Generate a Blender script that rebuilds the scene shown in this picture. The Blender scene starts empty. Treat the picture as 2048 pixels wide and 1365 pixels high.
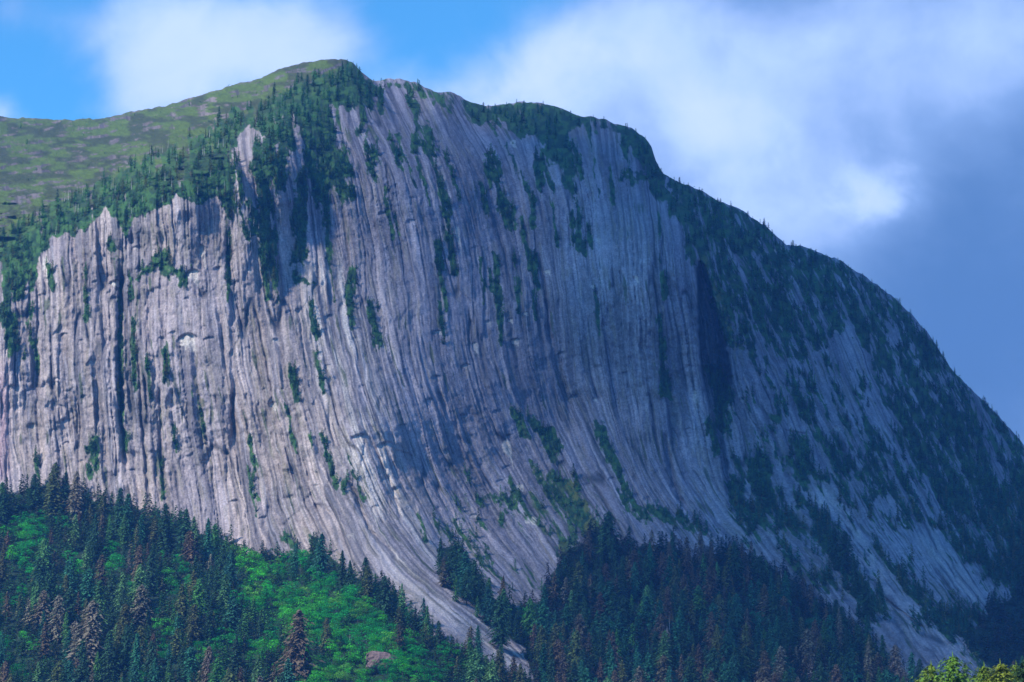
import bpy, math, random
import numpy as np
random.seed(7)
rng = np.random.default_rng(7)
R = math.radians
C = bpy.context.scene
COL = C.collection

# ------------------------------------------------------------------ camera
CZ = 6.0; PITCH = R(11.5); F = 1024 / math.tan(R(12.5))
cd = bpy.data.cameras.new("camera"); cam = bpy.data.objects.new("camera", cd); COL.objects.link(cam)
cam.location = (0, 0, CZ); cam.rotation_euler = (R(90) + PITCH, 0, 0)
cd.lens = 18 / math.tan(R(12.5)); cd.sensor_width = 36; cd.clip_start = 1; cd.clip_end = 60000
C.camera = cam

def ray(px, py):
    """direction through a photo point, scaled to forward distance 1"""
    px = np.asarray(px, float); py = np.asarray(py, float)
    u = (px - 1024) / F; v = (682.5 - py) / F
    dy = math.cos(PITCH) - v * math.sin(PITCH)
    dz = math.sin(PITCH) + v * math.cos(PITCH)
    return u / dy, dz / dy

# ------------------------------------------------------------------ light
SUN_AZ = R(-128)      # clockwise from the view direction
SUN_EL = R(43)
sd = (math.sin(SUN_AZ) * math.cos(SUN_EL), math.cos(SUN_AZ) * math.cos(SUN_EL), math.sin(SUN_EL))
ld = bpy.data.lights.new("sun", 'SUN'); sun = bpy.data.objects.new("sun", ld); COL.objects.link(sun)
from mathutils import Vector
sun.rotation_euler = Vector(sd).to_track_quat('Z', 'Y').to_euler()
sun.location = (0, 0, 500)
ld.energy = 4.5; ld.angle = R(5.0); ld.color = (1.0, 0.91, 0.80)
vs = C.view_settings
vs.view_transform = 'Standard'; vs.look = 'None'; vs.gamma = 1; vs.use_curve_mapping = False
vs.exposure = 0.42

w = bpy.data.worlds.new("World"); C.world = w; w.use_nodes = True
nt = w.node_tree; N = nt.nodes; Lk = nt.links; N.clear()

def nd(t, **k):
    n = N.new(t)
    for a, b in k.items(): setattr(n, a, b)
    return n
def put(sock, v):
    if hasattr(v, 'is_linked') or hasattr(v, 'links'): Lk.new(v, sock)
    else: sock.default_value = v
def M(op, a, b=None, c=None, clamp=False):
    n = nd('ShaderNodeMath', operation=op); n.use_clamp = clamp
    put(n.inputs[0], a)
    if b is not None: put(n.inputs[1], b)
    if c is not None: put(n.inputs[2], c)
    return n.outputs[0]
def MIX(f, a, b):
    n = nd('ShaderNodeMix', data_type='RGBA')
    put(n.inputs[0], f); put(n.inputs[6], a); put(n.inputs[7], b)
    return n.outputs[2]
def SS(x, lo, hi):
    n = nd('ShaderNodeMapRange', interpolation_type='SMOOTHSTEP')
    put(n.inputs[0], x); n.inputs[1].default_value = lo; n.inputs[2].default_value = hi
    return n.outputs[0]

tc = nd('ShaderNodeTexCoord'); sx = nd('ShaderNodeSeparateXYZ'); Lk.new(tc.outputs['Generated'], sx.inputs[0])
yy = M('MAXIMUM', M('ABSOLUTE', sx.outputs[1]), 0.08)
aa = M('DIVIDE', sx.outputs[0], yy); ee = M('DIVIDE', sx.outputs[2], yy)
cx = nd('ShaderNodeCombineXYZ'); Lk.new(aa, cx.inputs[0]); Lk.new(ee, cx.inputs[1])
def sky_noise(scale, detail, rough, off, dist=0.0):
    m = nd('ShaderNodeMapping'); Lk.new(cx.outputs[0], m.inputs[0]); m.inputs[1].default_value = off
    n = nd('ShaderNodeTexNoise'); Lk.new(m.outputs[0], n.inputs['Vector'])
    n.inputs['Scale'].default_value = scale; n.inputs['Detail'].default_value = detail
    n.inputs['Roughness'].default_value = rough; n.inputs['Distortion'].default_value = dist
    return n.outputs['Fac']
wn = M('SUBTRACT', sky_noise(9, 3, 0.5, (3, 1, 0)), 0.5)
wn2 = M('SUBTRACT', sky_noise(11, 3, 0.5, (7, 4, 0)), 0.5)
ax = M('MULTIPLY_ADD', wn, 0.05, aa); ex = M('MULTIPLY_ADD', wn2, 0.05, ee)
def blob(px, py, rx, ry, rot=0.0):
    a0, e0 = ray(px, py); ca, sa = math.cos(rot), math.sin(rot)
    da = M('SUBTRACT', ax, float(a0)); de = M('SUBTRACT', ex, float(e0))
    p = M('ADD', M('MULTIPLY', da, ca), M('MULTIPLY', de, sa)); q = M('SUBTRACT', M('MULTIPLY', de, ca), M('MULTIPLY', da, sa))
    p = M('DIVIDE', p, rx / F); q = M('DIVIDE', q, ry / F)
    r2 = M('ADD', M('MULTIPLY', p, p), M('MULTIPLY', q, q))
    return M('EXPONENT', M('MULTIPLY', r2, -1.0))
def acc(lst):
    o = None
    for wgt, s in lst:
        t = M('MULTIPLY', s, wgt); o = t if o is None else M('ADD', o, t)
    return o
fine = M('SUBTRACT', sky_noise(13, 9, 0.55, (0, 0, 0), 0.3), 0.5)
wisp = M('SUBTRACT', sky_noise(34, 7, 0.55, (5, 2, 0), 0.3), 0.5)
soft = M('SUBTRACT', sky_noise(6, 4, 0.5, (2, 9, 0)), 0.5)
# right bank of cloud: everything on the right of a line falling to the left
a0, e0 = ray(985, 90)
lin = M('ADD', M('MULTIPLY', M('SUBTRACT', ax, float(a0)), F / 260), M('MULTIPLY', M('SUBTRACT', ex, float(e0)), -F / 150))
bank = SS(lin, -0.7, 0.9)
cov = acc([(1.1, blob(450, 70, 270, 130)), (0.75, blob(330, 190, 130, 90)), (0.6, blob(620, 110, 140, 90)), (0.35, blob(30, 30, 90, 60)), (0.7, blob(-30, 240, 60, 45)),
           (0.35, blob(240, 60, 90, 90)), (1.1, bank)])
cov = M('ADD', cov, M('ADD', M('MULTIPLY', fine, 1.25), M('ADD', M('MULTIPLY', soft, 0.35), M('MULTIPLY', wisp, .4))))
cov = M('MAXIMUM', SS(cov, 0.05, 1.15), SS(lin, 0.6, 1.6))
nis = nd('ShaderNodeTexSky', sky_type='NISHITA'); nis.sun_disc = False; nis.sun_elevation = SUN_EL; nis.sun_rotation = SUN_AZ
nis.air_density = 1.0; nis.dust_density = 0.3; nis.ozone_density = 3.0
tint = nd('ShaderNodeMix', data_type='RGBA', blend_type='MULTIPLY'); tint.inputs[0].default_value = 1
Lk.new(nis.outputs[0], tint.inputs[6]); tint.inputs[7].default_value = (0.55, 1.38, 1.8, 1)
# shade inside the clouds: bright puffs on a bluer bank that thickens to the lower right
br = acc([(0.55, blob(1080, 190, 260, 160)), (0.30, blob(1420, 260, 120, 100)), (0.42, blob(1790, 370, 95, 85)), (0.16, blob(1690, 440, 150, 130)), (0.25, blob(1300, 60, 260, 120)),
          (0.42, blob(1700, 90, 460, 170)), (0.9, blob(450, 120, 420, 260)), (0.9, blob(-30, 240, 120, 90)),(0.25, blob(1480, 420, 260, 150)), (0.22, blob(1560, 290, 230, 170)), (0.15, blob(2000, 120, 160, 120)), (-0.35, blob(2000, 640, 280, 180)), (.2, blob(1950, 250, 160, 150)), (-0.25, blob(1880, 780, 200, 120)), (-0.12, blob(2040, 330, 160, 120))])
br = M('ADD', br, M('ADD', M('MULTIPLY', fine, 0.8), M('ADD', M('MULTIPLY', soft, 0.35), M('MULTIPLY', wisp, .32))))
def puff(px, py, rx, ry, wgt, lo, hi):
    return M('MULTIPLY', SS(M('ADD', blob(px, py, rx, ry), M('ADD', M('MULTIPLY', wisp, 1.1), M('MULTIPLY', fine, .9))), lo, hi), wgt)
br = M('ADD', br, M('ADD', puff(1790, 375, 120, 95, .30, .30, .95), M('ADD', puff(1650, 450, 150, 90, .08, .25, 1.0), M('ADD', puff(1430, 270, 130, 110, .14, .2, 1.05), puff(1080, 150, 200, 90, .2, .2, 1.0)))))
br = SS(br, -0.45, 1.30)
ramp = nd('ShaderNodeValToRGB'); Lk.new(br, ramp.inputs[0])
el = ramp.color_ramp.elements
K = 10.4     # the background runs at 0.1, as the sky needs
el[0].position = 0; el[0].color = (0.085, 0.19, 0.42, 1)
el[1].position = 1; el[1].color = (0.57, 0.69, 1.0, 1)
e = el.new(0.35); e.color = (0.20, 0.34, 0.65, 1)
e = el.new(0.65); e.color = (0.40, 0.56, 0.92, 1)
sc_ = nd('ShaderNodeMix', data_type='RGBA', blend_type='MULTIPLY'); sc_.inputs[0].default_value = 1; sc_.clamp_result = False
Lk.new(ramp.outputs[0], sc_.inputs[6]); sc_.inputs[7].default_value = (K, K, K, 1)
skyc = MIX(cov, tint.outputs[2], sc_.outputs[2])
bg = nd('ShaderNodeBackground'); Lk.new(skyc, bg.inputs[0]); bg.inputs[1].default_value = 0.1
wo = nd('ShaderNodeOutputWorld'); Lk.new(bg.outputs[0], wo.inputs[0])

C.render.engine = 'CYCLES'
C.cycles.use_denoising = True
C.cycles.max_bounces = 6; C.cycles.diffuse_bounces = 3; C.cycles.volume_bounces = 1; C.cycles.transparent_max_bounces = 8

# ------------------------------------------------------------------ number noise
TAB = rng.random((256, 256))
def n2(x, y, seed=0):
    x = x + seed * 17.31; y = y + seed * 9.77
    xi = np.floor(x).astype(np.int64); yi = np.floor(y).astype(np.int64)
    fx = x - xi; fy = y - yi
    fx = fx * fx * fx * (fx * (fx * 6 - 15) + 10); fy = fy * fy * fy * (fy * (fy * 6 - 15) + 10)
    x0 = xi & 255; x1 = (xi + 1) & 255; y0 = yi & 255; y1 = (yi + 1) & 255
    return (TAB[x0, y0] * (1 - fx) + TAB[x1, y0] * fx) * (1 - fy) + (TAB[x0, y1] * (1 - fx) + TAB[x1, y1] * fx) * fy
def fbm(x, y, o=4, seed=0, g=0.5):
    s = 0; a = 1; t = 0
    for i in range(o):
        s = s + a * n2(x * 2 ** i, y * 2 ** i, seed + i * 3); t += a; a *= g
    return s / t
def sstep(x, a, b):
    t = np.clip((x - a) / (b - a), 0, 1); return t * t * (3 - 2 * t)
def inpoly(px, py, poly):
    ins = np.zeros(np.shape(px), bool); j = len(poly) - 1
    for i in range(len(poly)):
        xi, yi = poly[i]; xj, yj = poly[j]
        c = ((yi > py) != (yj > py)) & (px < (xj - xi) * (py - yi) / ((yj - yi) or 1e-9) + xi)
        ins ^= c; j = i
    return ins
def lined(px, py, pts):
    """distance to a polyline"""
    d = np.full(np.shape(px), 1e9)
    if len(pts) == 1: return np.hypot(px - pts[0][0], py - pts[0][1])
    for (x0, y0), (x1, y1) in zip(pts[:-1], pts[1:]):
        vx, vy = x1 - x0, y1 - y0; t = np.clip(((px - x0) * vx + (py - y0) * vy) / (vx * vx + vy * vy + 1e-9), 0, 1)
        d = np.minimum(d, np.hypot(px - x0 - t * vx, py - y0 - t * vy))
    return d

# ------------------------------------------------------------------ the mountain, laid out as forward distance over sight lines
SKY = np.array([(-400, 214), (-150, 226), (0, 233), (60, 238), (150, 240), (210, 236), (280, 219), (330, 213), (380, 196), (430, 182), (480, 168), (520, 157), (545, 145), (560, 138), (600, 128), (640, 119), (690, 120), (705, 126),
    (722, 142), (745, 160), (765, 161), (780, 158), (800, 158), (835, 168), (850, 176), (870, 183), (900, 184), (925, 195), (940, 205), (960, 211), (990, 210), (1030, 206), (1060, 204), (1100, 210), (1120, 216), (1160, 232), (1190, 236), (1220, 243), (1260, 256),
    (1290, 274), (1303, 292), (1312, 322), (1328, 348), (1350, 362), (1380, 371), (1400, 381), (1440, 402), (1470, 414), (1500, 431), (1530, 452), (1552, 472), (1572, 489), (1600, 493), (1640, 505), (1680, 522), (1740, 560), (1790, 597),
    (1820, 625), (1850, 660), (1880, 702), (1900, 735), (1930, 768), (1970, 803), (2010, 847), (2048, 890), (2200, 1050), (2420, 1225), (2750, 1390)], float)
def skyline(px):
    y = np.interp(px, SKY[:, 0], SKY[:, 1])
    return y + (fbm(px / 14.0, px * 0 + 3.3, 3, 5) - 0.5) * 7

YC = np.array([(-400, 1560, 1380), (300, 1560, 1370), (900, 1560, 1380), (1500, 1560, 1440), (2420, 1560, 1620), (-400, 1900, 1100), (1000, 1900, 1100), (2420, 1900, 1250),
    (-400, 1365, 1580), (0, 1365, 1560), (500, 1365, 1545), (850, 1365, 1530), (1060, 1365, 1585), (1400, 1365, 1580), (1800, 1365, 1700), (2048, 1365, 1800), (2400, 1400, 1900),
    (-400, 1200, 1740), (0, 1200, 1725), (400, 1200, 1705), (700, 1230, 1670), (900, 1230, 1650), (1050, 1240, 1760), (1400, 1220, 1760), (1700, 1200, 1850), (2048, 1200, 1990),
    (-400, 1000, 1910), (0, 1010, 1900), (250, 1045, 1880), (430, 1085, 1860), (600, 1120, 1825), (825, 1130, 1762), (900, 1100, 1860), (1000, 1080, 1910), (1200, 1050, 1940), (1450, 1050, 1960), (1700, 1020, 2020), (1900, 1050, 2080), (2048, 1050, 2160), (2300, 1180, 2300),
    (-400, 750, 1960), (0, 750, 1950), (300, 750, 1945), (560, 800, 1925), (745, 870, 1898), (880, 900, 1962), (1000, 800, 2030), (1150, 800, 2070), (1300, 820, 2050), (1420, 800, 2060), (1600, 800, 2130), (1850, 820, 2290), (2030, 890, 2440),
    (-400, 500, 2030), (0, 520, 2020), (250, 500, 1995), (430, 450, 1985), (530, 500, 1990), (620, 450, 2050), (750, 450, 2085), (1000, 450, 2150), (1200, 450, 2140), (1330, 430, 2150), (1450, 470, 2240), (1600, 620, 2250), (1750, 660, 2340),
    (-400, 330, 2350), (-400, 215, 2800), (0, 400, 2150), (0, 310, 2420), (0, 236, 2800), (200, 320, 2260), (210, 238, 2760), (330, 280, 2230), (330, 215, 2640), (450, 220, 2330), (480, 170, 2540), (460, 310, 2060), (560, 140, 2470), (560, 260, 2110), (640, 300, 2110), (650, 200, 2230),
    (650, 122, 2380), (745, 165, 2310), (800, 160, 2400), (850, 180, 2370), (800, 300, 2150), (900, 188, 2350), (950, 212, 2390), (950, 300, 2210), (1060, 206, 2440), (1100, 300, 2260), (1220, 246, 2430), (1200, 330, 2230), (1300, 290, 2380),
    (1350, 365, 2390), (1480, 420, 2400), (1570, 490, 2400), (1680, 525, 2440), (1790, 600, 2480), (1880, 705, 2480), (1960, 800, 2480)], float)
def tps(pts, vals, px, py, sm=0.02):
    S = 1000.0
    P = pts / S; n = len(P)
    d2 = ((P[:, None] - P[None]) ** 2).sum(-1); Kk = 0.5 * d2 * np.log(d2 + 1e-12) + np.eye(n) * sm * 0.01
    A = np.zeros((n + 3, n + 3)); A[:n, :n] = Kk; A[:n, n] = 1; A[:n, n + 1:] = P; A[n, :n] = 1; A[n + 1:, :n] = P.T
    c = np.linalg.solve(A, np.r_[vals, 0, 0, 0])
    x = px / S; y = py / S; o = c[n] + c[n + 1] * x + c[n + 2] * y
    for i in range(n):
        r2 = (x - P[i, 0]) ** 2 + (y - P[i, 1]) ** 2
        o = o + c[i] * 0.5 * r2 * np.log(r2 + 1e-12)
    return o

# fall lines: how far cracks lean to the right per pixel down
KC = np.array([(-400, 500, .0), (0, 300, .1), (0, 700, .0), (250, 600, .02), (250, 900, .08), (400, 500, .02), (420, 1000, .12), (550, 600, .1), (560, 900, .2), (620, 450, .12), (640, 250, .15), (660, 700, .22), (720, 900, .32), (700, 1080, .45), (790, 1090, .75), (850, 1180, 1.1), (960, 1260, 1.35), (760, 250, .45), (760, 450, .16), (850, 650, .12), (850, 850, .3), (880, 1020, .5), (950, 250, .6),
    (960, 400, .25), (1000, 600, .06), (1000, 800, .3), (1020, 980, .6), (1060, 1120, .8), (1100, 300, .3), (1130, 500, .1), (1150, 700, .12), (1170, 850, .45), (1220, 980, .6), (1250, 300, .1), (1280, 500, .05), (1280, 700, .04), (1300, 860, .12), (1350, 1020, .7), (1400, 500, .12), (1430, 700, .1), (1440, 900, .2), (1500, 1060, .9),
    (1480, 500, .6), (1550, 700, .45), (1560, 900, .4), (1650, 600, .5), (1700, 750, .42), (1700, 950, .5), (1650, 1080, .8), (1800, 1200, .75), (1900, 1300, .8), (1850, 800, .5), (1950, 950, .45), (2048, 1100, .5), (2300, 1100, .6), (100, 1300, .1), (1200, 1300, .5)], float)
gx = np.arange(-440, 2820, 8.0); gy = np.arange(60, 1960, 8.0)
GX, GY = np.meshgrid(gx, gy)
num = 0; den = 0
for x, y, k in KC:
    wgt = 1 / (((GX - x) / 110) ** 2 + ((GY - y) / 110) ** 2 + 0.12) ** 1.7
    num = num + wgt * k; den = den + wgt
KF = num / den
SG = np.zeros_like(GX); r0 = int((640 - 60) / 8); SG[r0] = gx
for r in range(r0 + 1, len(gy)): SG[r] = np.interp(gx - KF[r] * 8, gx, SG[r - 1])
for r in range(r0 - 1, -1, -1): SG[r] = np.interp(gx + KF[r] * 8, gx, SG[r + 1])
# keep widths sane outside the range: extend linearly
def bil(G, px, py):
    u = np.clip((px - gx[0]) / 8, 0, len(gx) - 1.001); v = np.clip((py - gy[0]) / 8, 0, len(gy) - 1.001)
    i = u.astype(int); j = v.astype(int); fu = u - i; fv = v - j
    return (G[j, i] * (1 - fu) + G[j, i + 1] * fu) * (1 - fv) + (G[j + 1, i] * (1 - fu) + G[j + 1, i + 1] * fu) * fv

# mesh layout
CS = 1.5
cols = np.arange(-400, 2751, CS)
NC = len(cols)
vis = 800; low = 46; back = 44
sk = skyline(cols)
t = (np.arange(vis) / (vis - 1))
tt = t * 0.96 + 0.04 * t ** 2
PYv = sk[None] + tt[:, None] * (1440 - sk[None])
PYl = 1440 + (np.arange(1, low + 1) / low)[:, None] ** 1.2 * (1900 - 1440) + 0 * sk[None]
PY = np.vstack([PYv, PYl]); PX = np.tile(cols, (PY.shape[0], 1))
NR = PY.shape[0]

base = tps(YC[:, :2], YC[:, 2], PX, PY)
SKR = skyline(PX[0])[None]
dsk = PY - SKR
base = base + 46 * np.exp(-np.maximum(dsk, 0) / 9.0)          # the crest rounds away
S = bil(SG, PX, PY)
Wb = S + (fbm(PX / 50, PY / 90, 3, 11) - .5) * 12 + (fbm(PX / 9, PY / 30, 2, 12) - .5) * 3.0

# regions ------------------------------------------------------------
MEADOW = [(-450, 180), (0, 200), (560, 120), (690, 100), (700, 140), (660, 175), (560, 220), (480, 250), (450, 330), (400, 360), (330, 375), (240, 390), (130, 430), (60, 470), (20, 500), (0, 520), (-450, 520)]
FLOOR_A = [(-450, 1000), (0, 990), (100, 975), (160, 985), (250, 1020), (340, 1045), (430, 1075), (500, 1105), (560, 1115), (640, 1105), (680, 1135), (735, 1160), (790, 1195), (830, 1240), (900, 1290), (960, 1325), (1060, 1365), (1060, 2000), (-450, 2000)]
FLOOR_B = [(865, 1095), (905, 1085), (945, 1130), (980, 1190), (1040, 1215), (1085, 1205), (1100, 1150), (1140, 1100), (1200, 1060), (1260, 1090), (1340, 1095), (1400, 1120), (1460, 1100), (1540, 1130), (1600, 1180), (1640, 1215), (1700, 1240), (1740, 1280), (1790, 1340), (1840, 1380), (1930, 1400), (1990, 1350), (1930, 1290), (1960, 1240), (2060, 1180), (2450, 1300), (2450, 2000), (1062, 2000), (1070, 1345), (1040, 1290), (985, 1240), (925, 1190), (890, 1150)]
def soft_poly(poly, n=10):
    jx = (fbm(PX / 35, PY / 35, 3, 21) - .5) * n * 4; jy = (fbm(PX / 35, PY / 35, 3, 22) - .5) * n * 4
    return inpoly(PX + jx, PY + jy, poly).astype(float)
def blur(a, k):
    for _ in range(k):
        a = (np.roll(a, 1, 0) + np.roll(a, -1, 0) + np.roll(a, 1, 1) + np.roll(a, -1, 1) + 2 * a) / 6
    return a
floor = np.maximum(soft_poly(FLOOR_A, 6), soft_poly(FLOOR_B, 6))
floor = np.maximum(floor, (PY > 1450).astype(float))
meadow = soft_poly(MEADOW, 5)
floor_s = blur(floor, 12); meadow_s = blur(meadow, 10)

# plant cover in the cracks: (points, half width, strength)
VEG = [([(540, 490), (528, 420), (515, 300)], 16, 1), ([(600, 180), (620, 300), (600, 390), (605, 510)], 17, 1), ([(640, 230), (655, 290), (650, 380)], 26, 1.1), ([(560, 200), (575, 280), (560, 340), (565, 370)], 16, .95), ([(540, 300), (550, 350)], 12, .9),
    ([(680, 310), (690, 390)], 16, 1), ([(655, 390), (655, 440), (660, 520)], 9, .95), ([(740, 290), (750, 350)], 13, .95), ([(725, 200), (722, 260)], 9, .9), ([(820, 200), (835, 260), (832, 300)], 11, .95), ([(760, 190), (765, 230)], 9, .9), ([(850, 250), (870, 310)], 9, .9), ([(700, 370), (705, 400)], 7, .9), ([(735, 260), (730, 300)], 7, .8),
    ([(1090, 250), (1120, 320)], 20, 1), ([(1125, 310), (1140, 360), (1155, 420), (1155, 490)], 13, 1), ([(975, 340), (980, 370)], 11, .9), ([(1000, 400), (1018, 450)], 12, .95), ([(1040, 350), (1065, 400), (1068, 450)], 9, .9), ([(1078, 320), (1082, 370)], 13, .9), ([(1238, 360), (1290, 350)], 10, .9), ([(1260, 280), (1300, 330), (1320, 380)], 14, 1),
    ([(990, 510), (997, 600)], 6, .9), ([(745, 600), (755, 680)], 8, 1), ([(702, 545), (700, 600), (706, 645)], 8, .95), ([(590, 553), (622, 562)], 8, .95), ([(622, 605), (630, 670)], 6, .95), ([(600, 450), (605, 510)], 9, 1), ([(540, 510), (560, 605)], 7, .95), ([(520, 490), (537, 590)], 7, .9), ([(584, 740), (592, 800)], 7, 1), ([(510, 930), (500, 980), (520, 1000)], 5, .9),
    ([(97, 530), (104, 580)], 6, .95), ([(240, 560), (238, 640), (243, 720), (240, 790), (248, 860), (252, 900)], 5, .95), ([(262, 560), (264, 600)], 6, .95), ([(318, 520), (340, 540), (362, 552)], 15, 1.05), ([(275, 555), (310, 532)], 6, .95), ([(458, 480), (456, 600)], 4, .9), ([(266, 650), (270, 720)], 4, .9), ([(218, 480), (228, 500)], 6, .8),
    ([(20, 640), (28, 690)], 15, 1.1), ([(58, 640), (66, 690)], 11, 1), ([(74, 690), (74, 745)], 6, .95), ([(50, 690), (48, 720)], 6, .9), ([(183, 890), (192, 886)], 8, .95), ([(8, 500), (14, 600), (0, 640)], 8, .9), ([(70, 920), (75, 950)], 5, .9), ([(572, 1075), (574, 1078)], 12, .95), ([(630, 1080), (632, 1100)], 10, .95), ([(686, 965), (690, 990)], 5, .95), ([(620, 870), (628, 895)], 4, .9),
    ([(1030, 830), (1045, 860)], 13, 1.05), ([(1068, 840), (1090, 860), (1112, 905)], 13, 1.05), ([(1195, 868), (1222, 910), (1240, 960), (1262, 1010), (1290, 1030)], 13, 1), ([(1150, 975), (1160, 1040), (1190, 1050)], 24, .95), ([(1100, 960), (1130, 980)], 18, .6), ([(955, 1000), (1030, 1010)], 10, .9), ([(840, 1030), (855, 1075)], 9, .9), ([(955, 1040), (960, 1060)], 8, .95), ([(930, 940), (945, 960)], 6, .8), ([(1060, 930), (1080, 960)], 7, .8), ([(1020, 960), (1040, 1000)], 8, .8), ([(1010, 1030), (1000, 1050)], 10, .85), ([(975, 1105), (980, 1120)], 10, .9),
    ([(1326, 735), (1332, 785)], 10, .85), ([(1405, 500), (1425, 580), (1450, 660), (1485, 700)], 9, .95), ([(1315, 420), (1322, 520)], 4, .75), ([(1190, 520), (1195, 560)], 4, .5), ([(1210, 870), (1200, 860)], 8, .9), ([(1350, 400), (1390, 520)], 14, .95),
    ([(1425, 745), (1450, 790), (1440, 850)], 18, 1.1), ([(1420, 850), (1432, 900)], 8, 1), ([(1520, 940), (1530, 990), (1510, 1040)], 26, 1.05), ([(1600, 900), (1610, 970)], 16, 1), ([(1670, 1070), (1710, 1130), (1750, 1220)], 28, 1.1), ([(1310, 1020), (1370, 1050), (1410, 1065)], 13, 1), ([(1560, 1090), (1600, 1140)], 10, .9), ([(1740, 1090), (1800, 1160), (1880, 1230)], 12, .9), ([(1470, 980), (1480, 1030)], 14, .95), ([(1730, 950), (1760, 990)], 18, .95), ([(1840, 1240), (1960, 1270), (2060, 1290)], 34, 1.1), ([(1940, 1300), (2060, 1330)], 24, 1.1), ([(2010, 1220), (2050, 1240)], 25, 1),
    ([(1640, 950), (1700, 1010)], 18, .9), ([(1500, 560), (1520, 640)], 20, .9), ([(860, 1000), (870, 1030)], 4, .6), ([(1120, 1110), (1170, 1050)], 18, .8)]
VPOLY = [([(-450, 450), (0, 470), (70, 425), (150, 395), (240, 345), (330, 300), (400, 262), (460, 260), (480, 330), (495, 400), (530, 450), (540, 492), (500, 480), (470, 450), (440, 412), (418, 392), (400, 405), (350, 398), (300, 428), (262, 430), (250, 482), (236, 440), (205, 425), (170, 462), (110, 472), (88, 510), (66, 560), (62, 600), (20, 600), (10, 520), (-450, 600)], .88),
    ([(410, 245), (480, 215), (560, 190), (620, 150), (700, 125), (735, 158), (770, 185), (830, 195), (760, 185), (745, 215), (720, 190), (700, 235), (680, 205), (650, 215), (640, 260), (600, 250), (575, 280), (540, 290), (500, 250), (470, 290), (430, 290)], .93),
    ([(760, 158), (850, 170), (900, 183), (950, 208), (990, 212), (960, 250), (920, 235), (880, 215), (830, 195), (780, 175)], .74),
    ([(950, 205), (1000, 208), (1060, 203), (1130, 215), (1220, 240), (1290, 262), (1330, 350), (1360, 400), (1330, 400), (1300, 340), (1270, 300), (1220, 262), (1150, 258), (1120, 300), (1090, 310), (1075, 265), (1040, 285), (1010, 262), (960, 240)], .93),
    ([(1340, 355), (1400, 378), (1500, 428), (1570, 488), (1680, 520), (1790, 597), (1880, 700), (1930, 768), (2048, 885), (2300, 1150), (2300, 1200), (2048, 1180), (1960, 1160), (1900, 1030), (1820, 900), (1760, 760), (1700, 650), (1650, 700), (1590, 720), (1500, 700), (1450, 640), (1400, 520), (1370, 430)], .80),
    ([(1480, 680), (1600, 700), (1700, 700), (1800, 800), (1850, 900), (1900, 1000), (1800, 960), (1640, 940), (1560, 930), (1500, 860)], .44),
    ([(1450, 920), (1560, 900), (1640, 930), (1780, 930), (1850, 880), (1900, 860), (2300, 1100), (2300, 1300), (2060, 1250), (1930, 1180), (1880, 1090), (1760, 1060), (1640, 1080), (1560, 1070), (1470, 1040)], .54),
    ([(860, 990), (1060, 980), (1180, 980), (1250, 1040), (1200, 1080), (1110, 1130), (1080, 1190), (1000, 1180), (930, 1120), (870, 1080)], .42),
    ([(1560, 1080), (1800, 1070), (1960, 1180), (2040, 1260), (1980, 1300), (1850, 1290), (1700, 1200), (1600, 1170)], .38)]
rs = random.Random(31)
for _ in range(62):
    x = rs.uniform(770, 1340) if _ < 44 else rs.uniform(120, 760); y = rs.uniform(230, 640) if _ < 44 else rs.uniform(500, 1000); ln = rs.uniform(25, 110); pts = [(x, y)]
    for k in range(4):
        kk = float(bil(KF, np.array(x), np.array(y))); x += kk * ln / 4; y += ln / 4; pts.append((x, y))
    VEG.append((pts, rs.uniform(2.6, 6.5), rs.uniform(.8, 1)))
V = np.zeros_like(PX)
jx = (fbm(PX / 16, PY / 26, 4, 31, .65) - .5) * 30; jy = (fbm(PX / 16, PY / 26, 4, 32, .65) - .5) * 44
for pts, hw, st in VEG:
    x0 = min(p[0] for p in pts) - hw * 3; x1 = max(p[0] for p in pts) + hw * 3
    c0, c1 = np.searchsorted(cols, [x0, x1])
    if c1 <= c0: continue
    sl = (slice(0, vis), slice(c0, c1))
    d = lined(PX[sl] + jx[sl] * min(1, hw / 14), PY[sl] + jy[sl], pts)
    V[sl] = np.maximum(V[sl], st * np.exp(-(d / (hw * 1.3)) ** 1.8))
for poly, st in VPOLY:
    V = np.maximum(V, blur(inpoly(PX + jx, PY + jy, poly).astype(float), 3) * st)
streak = fbm(Wb / 17, PY / 95, 4, 41, .55)
rf = sstep(PX, 1380, 1480)
streak = streak * (1 - rf) + rf * (.3 * streak + .7 * fbm(Wb / 8, PY / 40, 4, 44, .65))
V = V + (streak - .5) * (1.2 + 1.3 * rf) * (V > .08) + (fbm(Wb / 6, PY / 22, 3, 43, .6) - .5) * .55 * (V > .08)
gully = np.maximum(np.exp(-(lined(PX + jx * .6, PY, [(1640, 990), (1690, 1060), (1750, 1150), (1800, 1220), (1860, 1275), (1925, 1315)]) / 30) ** 4), np.exp(-(lined(PX + jx * .6, PY, [(1850, 1070), (1900, 1130), (1960, 1190)]) / 26) ** 4) * .8)
V = V - gully * .55
veg = sstep(V, .52, .66)
# thin growth following cracks
thin = sstep(n2(Wb / 7.5, PY / 60, 51) * .5 + n2(Wb / 3.6, PY / 38, 52) * .5, .72, .80) * sstep(n2(PX / 70, PY / 110, 53), .45, .65)
PEAKTOP = [(480, 225), (520, 150), (650, 110), (740, 150), (830, 190), (790, 190), (700, 170), (640, 190), (560, 215)]
veg0 = veg.copy()

# relief --------------------------------------------------------------
cliff = (1 - floor_s) * (1 - meadow_s)
dep = np.zeros_like(PX)
dep += (fbm(Wb / 95, PY / 400, 2, 71) - .5) * 12 * cliff
dep += (fbm(Wb / 34, PY / 200, 2, 72) - .5) * 4 * cliff
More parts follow.
